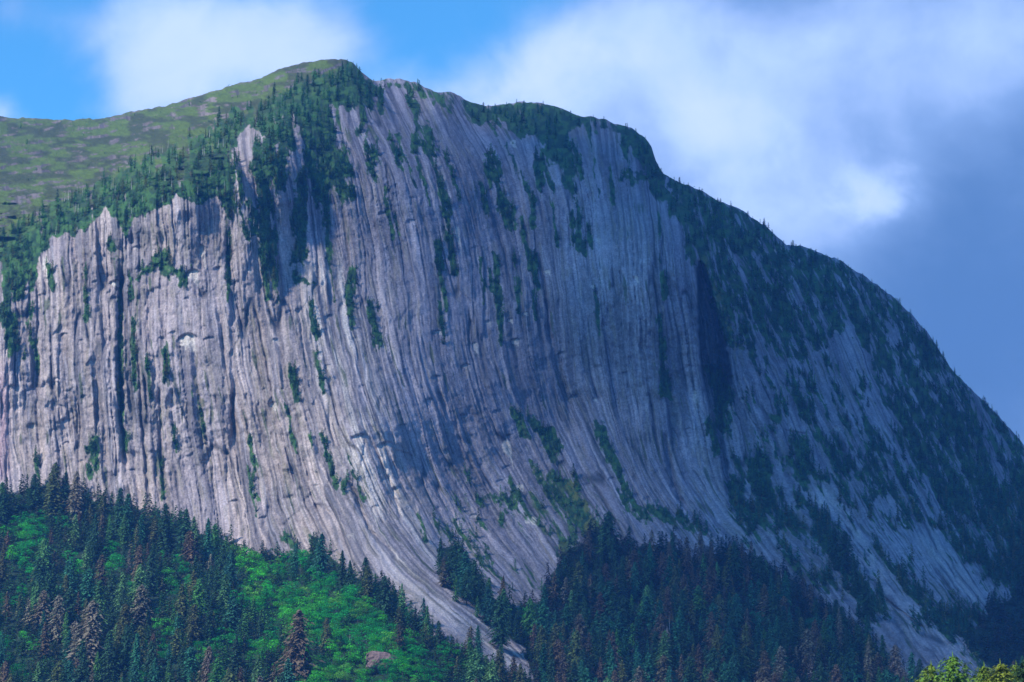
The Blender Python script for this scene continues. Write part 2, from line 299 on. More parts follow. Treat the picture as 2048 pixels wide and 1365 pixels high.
# flat slabs with their own depth and tilt, split along joints
def slabs(w, h, A, tx, ty, seed, stag=.9):
    u = Wb / w; v = PY / h + n2(Wb / (w * 5), PY / 400, seed) * 2
    iu = np.floor(u); iv = np.floor(v); d1 = np.full(PX.shape, 9.); d2 = np.full(PX.shape, 9.); val = np.zeros(PX.shape); eh = np.zeros(PX.shape)
    for a in (-1, 0, 1):
        for b in (-1, 0, 1):
            ca = iu + a; cb = iv + b
            ia = ca.astype(np.int64); ib = cb.astype(np.int64)
            h1 = TAB[(ia * 73 + seed * 11) & 255, (ib * 151 + seed) & 255]; h2 = TAB[(ia * 31 + seed * 5) & 255, (ib * 57 + 99) & 255]
            h3 = TAB[(ia * 19 + 7) & 255, (ib * 43 + seed) & 255]; h4 = TAB[(ia * 101 + 3) & 255, (ib * 13 + seed * 3) & 255]
            du = u - (ca + .5 + (h1 - .5) * stag * .6); dv = v - (cb + .5 + (h2 - .5) * stag)
            d = du * du + dv * dv * .22; near = d < d1
            d2 = np.where(near, d1, np.minimum(d2, d)); d1 = np.where(near, d, d1)
            val = np.where(near, (h3 - .5) * A + du * (h4 - .5) * tx + dv * (h1 + h3 - 1) * ty, val); eh = np.where(near, h4, eh)
    gap = np.sqrt(d2) - np.sqrt(d1)
    return val * (.35 + .65 * sstep(gap, 0, .16)), gap, eh
sl1, gp1, eh1 = slabs(40, 190, 4.6, 5.0, 4.0, 73)
sl2, gp2, eh2 = slabs(15, 85, 1.5, 1.7, 1.5, 83)
sl3, gp3, eh3 = slabs(6.5, 26, .5, .7, .8, 87)
sl4, gp4, eh4 = slabs(21, 24, 1.5, 1.6, 2.4, 93)
sl5, gp5, eh5 = slabs(9, 9, .8, .8, 1.4, 97)
rough = sstep(fbm(PX / 75, PY / 95, 3, 98), .46, .60)
dep += (sl1 + sl2 + sl3 + (sl4 * 1.3 + sl5) * rough) * cliff
k1 = np.exp(-(gp1 / .05) ** 2) * sstep(eh1, .25, .5); k2 = np.exp(-(gp2 / .10) ** 2) * sstep(eh2, .45, .6) * sstep(n2(PX / 60, PY / 80, 86), .3, .6)
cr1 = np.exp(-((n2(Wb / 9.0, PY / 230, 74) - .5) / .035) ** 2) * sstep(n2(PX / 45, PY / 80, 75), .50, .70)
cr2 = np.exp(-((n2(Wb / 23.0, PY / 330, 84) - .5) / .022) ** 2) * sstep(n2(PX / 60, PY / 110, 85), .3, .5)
dep += (cr1 * 1.9 + cr2 * 3.4 + k1 * 1.2 + k2 * .9) * cliff
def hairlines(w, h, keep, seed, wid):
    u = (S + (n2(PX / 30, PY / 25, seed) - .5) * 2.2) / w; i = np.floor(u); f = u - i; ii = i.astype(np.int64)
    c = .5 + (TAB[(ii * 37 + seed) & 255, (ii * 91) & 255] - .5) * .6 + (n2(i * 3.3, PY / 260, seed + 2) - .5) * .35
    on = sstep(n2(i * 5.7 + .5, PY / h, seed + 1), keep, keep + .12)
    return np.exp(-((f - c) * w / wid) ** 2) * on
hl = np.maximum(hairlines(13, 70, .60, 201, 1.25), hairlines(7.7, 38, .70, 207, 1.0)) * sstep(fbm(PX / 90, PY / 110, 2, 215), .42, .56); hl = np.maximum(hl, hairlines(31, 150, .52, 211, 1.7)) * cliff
dep += hl * 1.7
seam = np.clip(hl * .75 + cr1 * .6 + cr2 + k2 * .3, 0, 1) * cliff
dep += (fbm(Wb / 4.0, PY / 60, 2, 76) - .5) * .8 * cliff
dep += (fbm(PX / 16 + PY / 40, PY / 12, 4, 77, .6) - .5) * 1.5 * cliff * (.4 + 1.2 * n2(PX / 90, PY / 70, 78))
dep += (fbm(PX / 60, PY / 40, 4, 79) - .5) * (14 - 7 * cliff) * (1 - meadow_s * .3)
dep += (fbm(PX / 130, PY / 90, 3, 80) - .5) * 16 * floor_s
dep += (fbm(PX / 26 , PY / 7, 4, 81) - .5) * 26 * meadow_s

def edge(pts, A, wd, L, side=1, tap=40):
    """one side of the line stands back: sharp at the line, fading over L"""
    global dep
    p = np.array(pts, float); o = np.argsort(p[:, 1]); p = p[o]
    xl = np.interp(PY, p[:, 1], p[:, 0]); dx = (PX + (fbm(PX / 14, PY / 20, 2, 90) - .5) * 5 - xl) * side
    tp = sstep(PY, p[0, 1] - tap, p[0, 1] + tap) * (1 - sstep(PY, p[-1, 1] - tap, p[-1, 1] + tap))
    dep = dep + A * sstep(dx, -wd * .3, wd) * np.exp(-np.maximum(dx, 0) / L) * tp
def crackline(pts, A, wd, tap=25):
    global dep
    p = np.array(pts, float); xl = np.interp(PY, p[:, 1], p[:, 0])
    dx = PX + (fbm(PX / 12, PY / 16, 2, 91) - .5) * 6 - xl
    tp = sstep(PY, p[0, 1] - tap, p[0, 1] + tap) * (1 - sstep(PY, p[-1, 1] - tap, p[-1, 1] + tap))
    dep = dep + A * np.exp(-(dx / wd) ** 2) * tp
edge([(462, 290), (492, 390), (548, 492), (560, 590)], 22.1, 10, 140)
edge([(560, 380), (580, 470), (630, 560), (655, 700)], 6.5, 10, 60)
edge([(640, 480), (665, 600), (715, 740), (760, 880), (815, 1000), (862, 1095)], 5, 60, 160)
edge([(862, 1095), (900, 1150), (960, 1215), (1010, 1260), (1052, 1310), (1070, 1360)], 16.9, 16, 120)
edge([(700, 122), (745, 165), (790, 250)], 26.0, 14, 110)
edge([(1290, 272), (1318, 340), (1345, 420), (1390, 530)], 16.9, 14, 120)
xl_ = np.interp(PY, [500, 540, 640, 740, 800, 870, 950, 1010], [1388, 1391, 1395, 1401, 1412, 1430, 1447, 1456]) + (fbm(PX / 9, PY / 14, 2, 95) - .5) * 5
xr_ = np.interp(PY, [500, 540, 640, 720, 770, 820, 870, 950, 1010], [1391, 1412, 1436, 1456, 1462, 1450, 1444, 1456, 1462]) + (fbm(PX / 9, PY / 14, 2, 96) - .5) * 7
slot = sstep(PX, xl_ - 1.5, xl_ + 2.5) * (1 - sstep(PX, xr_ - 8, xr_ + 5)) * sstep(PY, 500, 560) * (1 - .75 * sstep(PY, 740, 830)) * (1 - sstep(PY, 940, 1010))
dep += 60 * slot
edge([(1385, 420), (1394, 540), (1402, 740), (1430, 870), (1456, 1000)], 16, 8, 110, tap=30)
edge([(1556, 470), (1600, 560), (1660, 700), (1700, 800)], 14.3, 14, 90)
edge([(1700, 600), (1800, 780), (1860, 930)], 11.7, 14, 90)
edge([(1190, 560), (1210, 700), (1230, 850)], 6.5, 8, 60)
edge([(1330, 560), (1335, 800), (1340, 960)], 5.9, 7, 40)
edge([(1040, 540), (1085, 640), (1110, 740), (1135, 840)], 7.8, 8, 70)
edge([(965, 520), (968, 640), (960, 700)], 5.2, 6, 40)
edge([(600, 260), (620, 380), (650, 520), (660, 640)], 9.1, 9, 50)
edge([(190, 420), (195, 600), (205, 700)], 3.9, 6, 40)
edge([(455, 480), (460, 700), (462, 900)], 4.5, 6, 50)
edge([(380, 700), (390, 850), (430, 1040)], 3.9, 8, 45)
crackline([(243, 540), (239, 700), (243, 850), (252, 930)], 12, 5.5)
crackline([(275, 700), (285, 850), (297, 1010)], 6, 3)
crackline([(318, 780), (322, 900), (330, 1000)], 5, 2.6)
crackline([(467, 770), (466, 870)], 9, 5)
crackline([(455, 470), (458, 560)], 10, 6)
crackline([(1078, 520), (1092, 600), (1100, 680)], 8, 3.5)
crackline([(1330, 880), (1345, 960), (1370, 1020)], 12, 6)
crackline([(735, 870), (765, 930), (800, 1030)], 7, 4)
crackline([(700, 960), (740, 1060), (790, 1110)], 8, 4)
crackline([(1880, 1150), (1920, 1220)], 10, 4)
crackline([(1760, 1190), (1850, 1260)], 9, 4)
# many thin slabs whose edge steps back along the fall line
for i in range(420):
    s0 = random.uniform(-380, 2300); y0 = random.uniform(230, 1200); ln = random.choice([60, 110, 170, 260]) * random.uniform(.6, 1.3)
    A = random.uniform(.8, 2.6) * (1 if random.random() < .78 else -1); L = random.uniform(8, 40); wd = random.uniform(1.5, 3.5)
    lo, hi = s0 - 8, s0 + L * 4
    m = (S > lo) & (S < hi) & (PY > y0 - 30) & (PY < y0 + ln + 30)
    if not m.any(): continue
    dx = Wb[m] + math.sin(i) * 0 - s0
    tp = sstep(PY[m], y0 - 20, y0 + 20) * (1 - sstep(PY[m], y0 + ln - 20, y0 + ln + 20))
    dep[m] += A * sstep(dx, -.3 * wd, wd) * np.exp(-np.maximum(dx, 0) / L) * tp * cliff[m]
# small overhangs where flakes have come away; a few leave fresh pale rock
scar = np.zeros_like(PX)
FL = [(372, 668, 22, 34, 1, .9), (383, 540, 16, 26, 1, .8), (228, 562, 14, 12, 1, 1), (402, 490, 8, 40, 1, .6), (90, 515, 9, 44, 0, .9), (914, 452, 6, 44, 0, .8), (548, 678, 8, 8, 1, .6), (545, 805, 10, 14, 1, .8), (497, 540, 6, 8, 1, .7), (875, 662, 11, 7, 1, .8), (950, 685, 8, 20, 1, .6), (1030, 678, 10, 14, 1, .8), (1094, 540, 7, 9, 1, .9),
      (1051, 625, 6, 6, 1, .7), (1020, 638, 8, 8, 1, .8), (1272, 552, 5, 12, 1, .7), (1448, 820, 7, 9, 1, .9), (1388, 780, 5, 36, 0, .7), (768, 692, 6, 8, 1, .8), (1012, 880, 12, 40, 0, .8), (1036, 970, 14, 10, 0, .9), (1062, 1035, 17, 16, 0, .9), (1150, 402, 4, 10, 0, .9), (1025, 280, 9, 14, 0, .8), (1190, 795, 8, 10, 1, .4), (580, 275, 5, 30, 0, .7), (620, 225, 9, 14, 0, .7),
      (655, 540, 6, 30, 0, .5), (716, 870, 14, 10, 1, .5), (770, 885, 16, 12, 1, .2), (1548, 500, 7, 5, 0, .8), (1880, 700, 4, 4, 0, .6), (1610, 640, 4, 4, 0, .6), (350, 282, 16, 16, 0, .35), (250, 325, 30, 14, 0, .3), (322, 375, 14, 26, 0, .3), (655, 730, 7, 10, 1, .5), (1185, 570, 4, 8, 0, .6), (1640, 1000, 7, 20, 0, .5), (1715, 1060, 8, 18, 0, .5), (1740, 1110, 9, 20, 0, .5)]
for i in range(170):
    FL.append((random.uniform(0, 1950), random.uniform(420, 1080), random.uniform(3, 11), random.uniform(3, 12), 1, .35 if random.random() < .18 else 0))
for fx, fy, rx, ry, over, sc in FL:
    m = (np.abs(PX - fx) < rx * 2.5) & (PY > fy - 12 - ry) & (PY < fy + ry * 3)
    if not m.any(): continue
    x = PX[m] - fx - (PY[m] - fy) * .1 + (n2(PX[m] / 5, PY[m] / 5, 17) - .5) * 3; y = PY[m] - fy
    lip = (x / rx) ** 2 * ry * .35 - x * .25
    ins = np.clip(1.15 - (np.abs(x) / rx) ** 3, 0, 1)
    if over: dep[m] += min(5, rx * .35) * sstep(y - lip, -1.5, 1.5) * np.exp(-np.maximum(y - lip, 0) / (ry * .9)) * ins
    if sc:
        g = n2(PX[m] / 3.5, PY[m] / 4.5, 19) * .7
        xx = x / (rx * .8); yb = (y - lip) / ry
        scar[m] = np.maximum(scar[m], sc * sstep(1 - np.abs(xx), 0, .2) * sstep(yb, -.05, .08) * (1 - sstep(yb - (.75 + .55 * xx) - (g - .35) * .8, -.05, .15)))
dep += veg * (fbm(PX / 6, PY / 6, 3, 99) - .6) * 4.5 * (1 - meadow_s)
dep = blur(dep, 1)
YY = base + dep
YY = np.clip(YY, 900, 3200)
rx_, rz_ = ray(PX, PY)
X = rx_ * YY; Z = CZ + rz_ * YY; Yv = YY
gz = Z.copy()
# the slope behind the crest
Xb = []; Yb = []; Zb = []
xs, ys, zs = X[0], Yv[0], Z[0]
for k in range(back, 0, -1):
    q = k / back; d = q ** 1.5 * 1500
    Xb.append(xs * (1 + d / 6000)); Yb.append(ys + d)
    drop = d * .12 + d * d * .00028
    Zb.append(zs - drop + (fbm(cols / 60 + q * 3, cols * 0 + q * 9, 3, 88) - .5) * 40 * min(1, q * 3))
VX = np.vstack([np.array(Xb), X]); VY = np.vstack([np.array(Yb), Yv]); VZ = np.vstack([np.array(Zb), Z])
VZ = np.maximum(VZ, -6 - 0 * VZ)

# colours of the surface
def colr(r, g, b): return np.array([r, g, b])
rock = np.zeros(PX.shape + (3,))
st1 = fbm(Wb / 9, PY / 240, 3, 101, .6); st2 = fbm(Wb / 40, PY / 300, 3, 102)
tone = 1 + (st1 - .5) * 1.0 + (st2 - .5) * .5 + (fbm(PX / 7, PY / 7, 4, 103, .7) - .5) * .75
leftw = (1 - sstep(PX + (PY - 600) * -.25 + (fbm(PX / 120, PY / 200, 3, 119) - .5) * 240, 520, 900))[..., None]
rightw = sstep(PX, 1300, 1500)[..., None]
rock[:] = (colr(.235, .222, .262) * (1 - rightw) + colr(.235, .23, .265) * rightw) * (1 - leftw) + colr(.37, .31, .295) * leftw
pt = fbm(PX / 70, PY / 85, 3, 120)[..., None]
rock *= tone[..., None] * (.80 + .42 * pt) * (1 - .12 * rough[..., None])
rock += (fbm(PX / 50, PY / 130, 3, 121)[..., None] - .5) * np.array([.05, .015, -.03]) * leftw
def mixc(mask, c, var=0.0):
    global rock
    m = np.clip(mask, 0, 1)[..., None]
    rock = rock * (1 - m) + np.asarray(c) * m
# pale rock along the spur and apron, its colour brightened to look sunlit
bd = lined(PX, PY, [(650, 560), (690, 740), (730, 880), (770, 1010), (830, 1120), (910, 1190), (1030, 1290)])
pale_sun_band = np.exp(-(bd / 48) ** 2) * sstep(fbm(Wb / 11, PY / 160, 3, 104), .3, .6)
mixc(pale_sun_band * .95, (.72, .64, .57))
warm = sstep(fbm(PX / 150, PY / 200, 3, 105), .5, .72) * (1 - sstep(PX, 520, 760))
mixc(warm * .35, (.33, .29, .33))
lich = sstep(fbm(Wb / 8, PY / 50, 3, 106), .52, .66) * np.exp(-(lined(PX, PY, [(395, 730), (400, 850), (425, 950), (470, 1050)]) / 26) ** 2)
lich = np.maximum(lich, sstep(fbm(Wb / 6, PY / 40, 3, 107), .58, .70) * .45)
mixc(lich * .95, (.17, .155, .10))
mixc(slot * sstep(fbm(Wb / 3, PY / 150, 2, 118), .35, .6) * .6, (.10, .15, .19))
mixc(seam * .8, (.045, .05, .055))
pink = np.exp(-((PX - 6) / 12) ** 2) * sstep(PY, 690, 800) * (1 - sstep(PY, 940, 980))
mixc(pink * .7, (.46, .30, .33))
stain = sstep(fbm(Wb / 5, PY / 260, 3, 108), .54, .70)
mixc(stain * .6, (.10, .10, .125))
mixc(sstep(n2(Wb / 2.6, PY / 120, 110), .75, .9) * .3, (.42, .40, .46))
mixc(gully * .55 * sstep(fbm(Wb / 9, PY / 30, 3, 131), .35, .6), (.46, .43, .45))
mixc(scar * .85, (.54, .50, .45))
red = np.exp(-((PX - 765) / 26) ** 4 - ((PY - 1312) / 16) ** 4)
g1 = colr(.022, .060, .024); g2 = colr(.045, .115, .030); g3 = colr(.12, .14, .035)
vn = fbm(PX / 9, PY / 9, 3, 111)[..., None]
gv = g1 * (1 - sstep(vn, .4, .6)) + g2 * sstep(vn, .4, .6)
ylw = np.clip(np.exp(-(lined(PX, PY, [(1150, 960), (1180, 1060)]) / 30) ** 2) + np.exp(-(lined(PX, PY, [(1060, 950), (1110, 1100)]) / 24) ** 2) * .7 + np.exp(-(lined(PX, PY, [(1410, 520), (1450, 640), (1490, 710)]) / 10) ** 2), 0, 1) * sstep(fbm(PX / 10, PY / 10, 3, 112), .45, .6)
gv = gv * (1 - ylw[..., None]) + g3 * ylw[..., None]
vm = veg[..., None]
rock = rock * (1 - vm) + gv * vm
tm = (thin * cliff * .8)[..., None]
rock = rock * (1 - tm) + colr(.06, .085, .04) * tm
# alpine heath: dull green, brown-green and grass green, with slabs of rock left bare
mn = fbm(PX / 40, PY / 14, 4, 113)[..., None]
mead = colr(.065, .085, .035) * (1 - sstep(mn, .4, .55)) + colr(.10, .155, .032) * sstep(mn, .4, .55)
mead = mead * .78 * (0.7 + 0.6 * fbm(PX / 5, PY / 3, 3, 114)[..., None])
mm = (meadow_s * sstep(fbm(PX / 22, PY / 6 + PX / 40, 4, 115, .6), .33, .42))[..., None]
rock = rock * (1 - meadow_s[..., None] * (1 - vm) * .6)
mm = mm * (1 - vm * .7)
rock = rock * (1 - mm) + mead * mm
gf = colr(.018, .04, .02) * (0.7 + .8 * fbm(PX / 12, PY / 12, 3, 116)[..., None])
fm = sstep(floor_s, .35, .65)[..., None]
rock = rock * (1 - fm) + gf * fm
rock = np.clip(rock, .005, .9)
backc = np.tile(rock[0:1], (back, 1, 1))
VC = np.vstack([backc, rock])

def grid_mesh(name, VX, VY, VZ, colr_=None, attrs=()):
    r, c = VX.shape
    me = bpy.data.meshes.new(name)
    co = np.stack([VX, VY, VZ], -1).reshape(-1, 3).astype(np.float32)
    i = (np.arange(r - 1)[:, None] * c + np.arange(c - 1)[None]).ravel()
    q = np.stack([i, i + c, i + c + 1, i + 1], -1).astype(np.int32)
    me.vertices.add(len(co)); me.vertices.foreach_set('co', co.ravel())
    me.loops.add(q.size); me.loops.foreach_set('vertex_index', q.ravel())
    me.polygons.add(len(q)); me.polygons.foreach_set('loop_start', np.arange(0, q.size, 4, dtype=np.int32)); me.polygons.foreach_set('loop_total', np.full(len(q), 4, np.int32))
    me.update(calc_edges=True)
    me.polygons.foreach_set('use_smooth', np.ones(len(q), bool))
    if colr_ is not None:
        a = me.attributes.new('tone', 'FLOAT_COLOR', 'POINT')
        a.data.foreach_set('color', np.concatenate([colr_.reshape(-1, 3), np.ones((len(co), 1))], 1).astype(np.float32).ravel())
    return me

# ------------------------------------------------------------------ materials
def new_mat(name):
    m = bpy.data.materials.new(name); m.use_nodes = True
    return m, m.node_tree.nodes, m.node_tree.links, m.node_tree.nodes['Principled BSDF']
def rock_mat():
    m, n, l, b = new_mat('weathered_rock')
    at = n.new('ShaderNodeAttribute'); at.attribute_name = 'tone'
    tcn = n.new('ShaderNodeTexCoord')
    no = n.new('ShaderNodeTexNoise'); no.inputs['Scale'].default_value = .6; no.inputs['Detail'].default_value = 6; no.inputs['Roughness'].default_value = .65
    l.new(tcn.outputs['Object'], no.inputs['Vector'])
    mr = n.new('ShaderNodeMapRange'); mr.inputs[1].default_value = .3; mr.inputs[2].default_value = .7; mr.inputs[3].default_value = .62; mr.inputs[4].default_value = 1.38
    l.new(no.outputs['Fac'], mr.inputs[0])
    mx = n.new('ShaderNodeMix'); mx.data_type = 'RGBA'; mx.blend_type = 'MULTIPLY'; mx.inputs[0].default_value = 1
    l.new(at.outputs['Color'], mx.inputs[6]); l.new(mr.outputs[0], mx.inputs[7]); l.new(mx.outputs[2], b.inputs['Base Color'])
    b.inputs['Roughness'].default_value = .9; b.inputs['Specular IOR Level'].default_value = .2
    mp = n.new('ShaderNodeMapping'); mp.inputs['Scale'].default_value = (1, 1, .35); l.new(tcn.outputs['Object'], mp.inputs[0])
    n2_ = n.new('ShaderNodeTexNoise'); n2_.inputs['Scale'].default_value = .35; n2_.inputs['Detail'].default_value = 5; n2_.inputs['Roughness'].default_value = .7
    l.new(mp.outputs[0], n2_.inputs['Vector'])
    bp = n.new('ShaderNodeBump'); bp.inputs['Strength'].default_value = 1.0; bp.inputs['Distance'].default_value = 1.5
    l.new(n2_.outputs['Fac'], bp.inputs['Height']); l.new(bp.outputs[0], b.inputs['Normal'])
    return m
def leaf_mat(name, attr):
    m, n, l, b = new_mat(name)
    if attr:
        src = n.new('ShaderNodeAttribute'); src.attribute_name = 'tone'; col = src.outputs['Color']
    else:
        src = n.new('ShaderNodeObjectInfo'); col = src.outputs['Color']
    ge = n.new('ShaderNodeNewGeometry')
    mr = n.new('ShaderNodeMapRange'); mr.inputs[3].default_value = .6; mr.inputs[4].default_value = 1.45
    l.new(ge.outputs['Random Per Island'], mr.inputs[0])
    mx = n.new('ShaderNodeMix'); mx.data_type = 'RGBA'; mx.blend_type = 'MULTIPLY'; mx.inputs[0].default_value = 1
    l.new(col, mx.inputs[6]); l.new(mr.outputs[0], mx.inputs[7]); l.new(mx.outputs[2], b.inputs['Base Color'])
    b.inputs['Roughness'].default_value = .75; b.inputs['Specular IOR Level'].default_value = .25
    tr = n.new('ShaderNodeBsdfTranslucent'); l.new(mx.outputs[2], tr.inputs[0])
    ms = n.new('ShaderNodeMixShader'); ms.inputs[0].default_value = .25
    l.new(b.outputs[0], ms.inputs[1]); l.new(tr.outputs[0], ms.inputs[2]); l.new(ms.outputs[0], n['Material Output'].inputs[0])
    return m
def bark_mat(name, c):
    m, n, l, b = new_mat(name)
    no = n.new('ShaderNodeTexNoise'); no.inputs['Scale'].default_value = 2.5
    cr = n.new('ShaderNodeValToRGB'); cr.color_ramp.elements[0].color = (*[x * .6 for x in c], 1); cr.color_ramp.elements[1].color = (*[min(1, x * 1.3) for x in c], 1)
    tcn = n.new('ShaderNodeTexCoord'); l.new(tcn.outputs['Object'], no.inputs['Vector'])
    l.new(no.outputs['Fac'], cr.inputs[0]); l.new(cr.outputs[0], b.inputs['Base Color']); b.inputs['Roughness'].default_value = .9
    return m
M_ROCK = rock_mat(); M_LEAF = leaf_mat('foliage', False); M_LEAFS = leaf_mat('far_foliage', True)
M_BARK = bark_mat('bark', (.09, .07, .06)); M_DEAD = bark_mat('bleached_wood', (.55, .50, .47))

def tag(o, label=None, cat=None, group=None, kind=None):
    if label: o['label'] = label
    if cat: o['category'] = cat
    if group: o['group'] = group
    if kind: o['kind'] = kind
    return o

me = grid_mesh('mountain', VX, VY, VZ, VC); me.materials.append(M_ROCK)
mt = bpy.data.objects.new('mountain', me); COL.objects.link(mt)
tag(mt, 'massive grey granite mountain with a sheer streaked cliff and green ledges', 'mountain', kind='structure')

# ground look-up for anything that stands on the mountain
PYcol = PYv
def ground(px, py):
    c = (px + 400) / CS; i = int(min(max(c, 0), NC - 2)); fc = c - i
    out = []
    for k in (i, i + 1):
        colpy = PY[:, k]
        out.append((np.interp(py, colpy, X[:, k]), np.interp(py, colpy, Yv[:, k]), np.interp(py, colpy, Z[:, k])))
    a, b = out
    return tuple(a[j] * (1 - fc) + b[j] * fc for j in range(3))
def at_grid(A, px, py):
    c = int(min(max((px + 400) / CS, 0), NC - 1)); r = int(np.searchsorted(PY[:, c], py)); r = min(r, NR - 1)
    return A[r, c]

# ------------------------------------------------------------------ water and shore ground
def sheet(name, x0, x1, y0, y1, z, mat, n=2):
    bm_v = [(x0, y0, z), (x1, y0, z), (x1, y1, z), (x0, y1, z)]
    me = bpy.data.meshes.new(name); me.from_pydata(bm_v, [], [(0, 1, 2, 3)]); me.materials.append(mat)
    o = bpy.data.objects.new(name, me); COL.objects.link(o); return o
m, n, l, b = new_mat('fjord_water')
b.inputs['Base Color'].default_value = (.012, .03, .035, 1); b.inputs['Roughness'].default_value = .12
no = n.new('ShaderNodeTexNoise'); no.inputs['Scale'].default_value = .25; no.inputs['Detail'].default_value = 5
tcn = n.new('ShaderNodeTexCoord'); l.new(tcn.outputs['Object'], no.inputs['Vector'])
bp = n.new('ShaderNodeBump'); bp.inputs['Strength'].default_value = .4; bp.inputs['Distance'].default_value = .6
l.new(no.outputs['Fac'], bp.inputs['Height']); l.new(bp.outputs[0], b.inputs['Normal'])
wt = sheet('water', -12000, 12000, -3000, 14000, 0.0, m); tag(wt, kind='structure')

# ------------------------------------------------------------------ trees: shapes
def trunk_arrays(h, r, seg=6, rings=5, lean=0.0, tip=.12):
    v = []; f = []
    for k in range(rings + 1):
        q = k / rings; rr = r * (1 - q) ** .8 + r * tip * .3
        for s in range(seg):
            a = 2 * math.pi * s / seg
            v.append((math.cos(a) * rr + lean * q * q * h, math.sin(a) * rr, q * h))
    for k in range(rings):
        for s in range(seg):
            s2 = (s + 1) % seg
            f.append((k * seg + s, k * seg + s2, (k + 1) * seg + s2, (k + 1) * seg + s))
    return v, f
def conifer_arrays(seed, h=30., rad=5.2, nb=190, per=7, ragged=.35, start=.08, droop=.35, size=1.0, bushy=1.0, ex=.6):
    """sprays of needles on drooping branches; triangles"""
    r_ = np.random.default_rng(seed); V_ = []; 
    lean_n = r_.random(64)
    tiers = nb
    for i in range(tiers):
        q = start + (1 - start) * (i + r_.random()) / tiers
        a = i * 2.4 + r_.random() * .9
        prof = (1 - q) ** ex * (1 - math.exp(-(q - start + .06) * 9)) * 1.1 + .035
        lump = .72 + .55 * lean_n[int((q * 14 + a * 1.3)) % 64]
        L = rad * prof * lump * (1 - ragged + ragged * 2 * r_.random())
        ca, sa = math.cos(a), math.sin(a)
        z0 = q * h
        for k in range(per):
            t_ = (k + .35 + .6 * r_.random()) / per
            rr = L * t_; z = z0 - L * droop * t_ * t_ + L * .10 * t_
            w_ = (.30 + .35 * (1 - t_)) * L * .55 + .22
            o_ = (r_.random() - .5) * w_ * 1.6
            c = np.array([ca * rr - sa * o_, sa * rr + ca * o_, z + (r_.random() - .5) * .7])
            sz = (.55 + .75 * r_.random()) * size * (0.55 + .5 * (1 - q)) * bushy
            u = np.array([ca, sa, -.35 - .5 * r_.random()]) * sz * 1.25
            v = np.array([-sa, ca, (r_.random() - .5) * 1.1]) * sz * .62
            V_.append((c - u * .5 - v, c - u * .3 + v, c + u))
    # leader
    for k in range(6):
        z = h * (.955 + .012 * k); V_.append((np.array([-.25 + .03 * k, 0, z - .8]), np.array([.25, .15 * (-1) ** k, z - .8]), np.array([0, 0, z + 1.0])))
    return np.array(V_, float)           # (n,3,3)
def alder_arrays(seed, h=13., rad=5.0, lobes=13, per=110, size=.62):
    r_ = np.random.default_rng(seed); V_ = []
    for i in range(lobes):
        a = r_.random() * 6.28; rr = rad * .62 * math.sqrt(r_.random()); zc = h * (.30 + .58 * r_.random()) - rr * .25
        lr = rad * (.32 + .22 * r_.random())
        c0 = np.array([math.cos(a) * rr, math.sin(a) * rr, zc])
        for k in range(per):
            d = r_.normal(size=3); d /= np.linalg.norm(d); d[2] = abs(d[2]) * .9 - .25 * (r_.random() < .4)
            p = c0 + d * lr * (.7 + .38 * r_.random()) * np.array([1, 1, .85])
            u = r_.normal(size=3); v = r_.normal(size=3)
            u = u - d * u.dot(d) * .7; v = v - d * v.dot(d) * .7
            s = size * (.6 + .7 * r_.random()) * .55
            V_.append((p - u * s * .6, p + v * s * .7, p + u * s * .6))
    return np.array(V_, float)
def tri_mesh(name, T, mat):
    me = bpy.data.meshes.new(name); n = len(T); co = T.reshape(-1, 3).astype(np.float32)
    me.vertices.add(n * 3); me.vertices.foreach_set('co', co.ravel()); me.loops.add(n * 3); me.loops.foreach_set('vertex_index', np.arange(n * 3, dtype=np.int32))
    me.polygons.add(n); me.polygons.foreach_set('loop_start', np.arange(0, n * 3, 3, dtype=np.int32)); me.polygons.foreach_set('loop_total', np.full(n, 3, np.int32))
    me.update(calc_edges=True); me.materials.append(mat); return me
def pyd(name, v, f, mat):
    me = bpy.data.meshes.new(name); me.from_pydata(v, [], f); me.materials.append(mat); me.update(); return me

CON = []      # (crown mesh, trunk mesh, nominal height)
for i in range(9):
    rad = [5.4, 6.2, 4.8, 6.8, 5.8, 4.4, 6.6, 5.6, 5.0][i]
    T = conifer_arrays(100 + i, 30, rad, nb=230, per=8, ragged=.30 + .04 * (i % 3), start=[.04, .1, .06, .14, .05, .08, .03, .2, .1][i], droop=.3 + .07 * (i % 4), ex=[.6, .5, .75, .45, .62, .7, .42, .55, .5][i], size=[1, 1.1, .9, 1.15, 1, .9, 1.15, 1, 1][i])
    tv, tf = trunk_arrays(29.5, .42)
    CON.append((tri_mesh('crown', T, M_LEAF), pyd('trunk', tv, tf, M_BARK)))
ALD = []
for i in range(5):
    T = alder_arrays(200 + i, 13, 4.8 + .3 * i, lobes=12 + i, per=110)
    tv, tf = trunk_arrays(9, .22, rings=3)
    ALD.append((tri_mesh('crown', T, M_LEAF), pyd('trunk', tv, tf, M_BARK)))
def snag_arrays(seed, h=22, r=.38, nb=14):
    v, f = trunk_arrays(h, r, lean=random.uniform(-.04, .04))
    r_ = random.Random(seed)
    for i in range(nb):
        q = r_.uniform(.35, .95); a = r_.uniform(0, 6.28); L = (1 - q) * 4.2 + .8; b0 = len(v); z = q * h
        ca, sa = math.cos(a), math.sin(a); w_ = .09
        v += [(0, 0, z - w_), (-sa * w_, ca * w_, z + w_), (sa * w_, -ca * w_, z + w_), (ca * L, sa * L, z - L * .15 + r_.uniform(-.2, .9))]
        f += [(b0, b0 + 1, b0 + 3), (b0 + 1, b0 + 2, b0 + 3), (b0 + 2, b0, b0 + 3)]
    return v, f
SNAG = [pyd('dead_tree', *snag_arrays(i, nb=[4, 14, 20, 9][i]), M_DEAD) for i in range(4)]

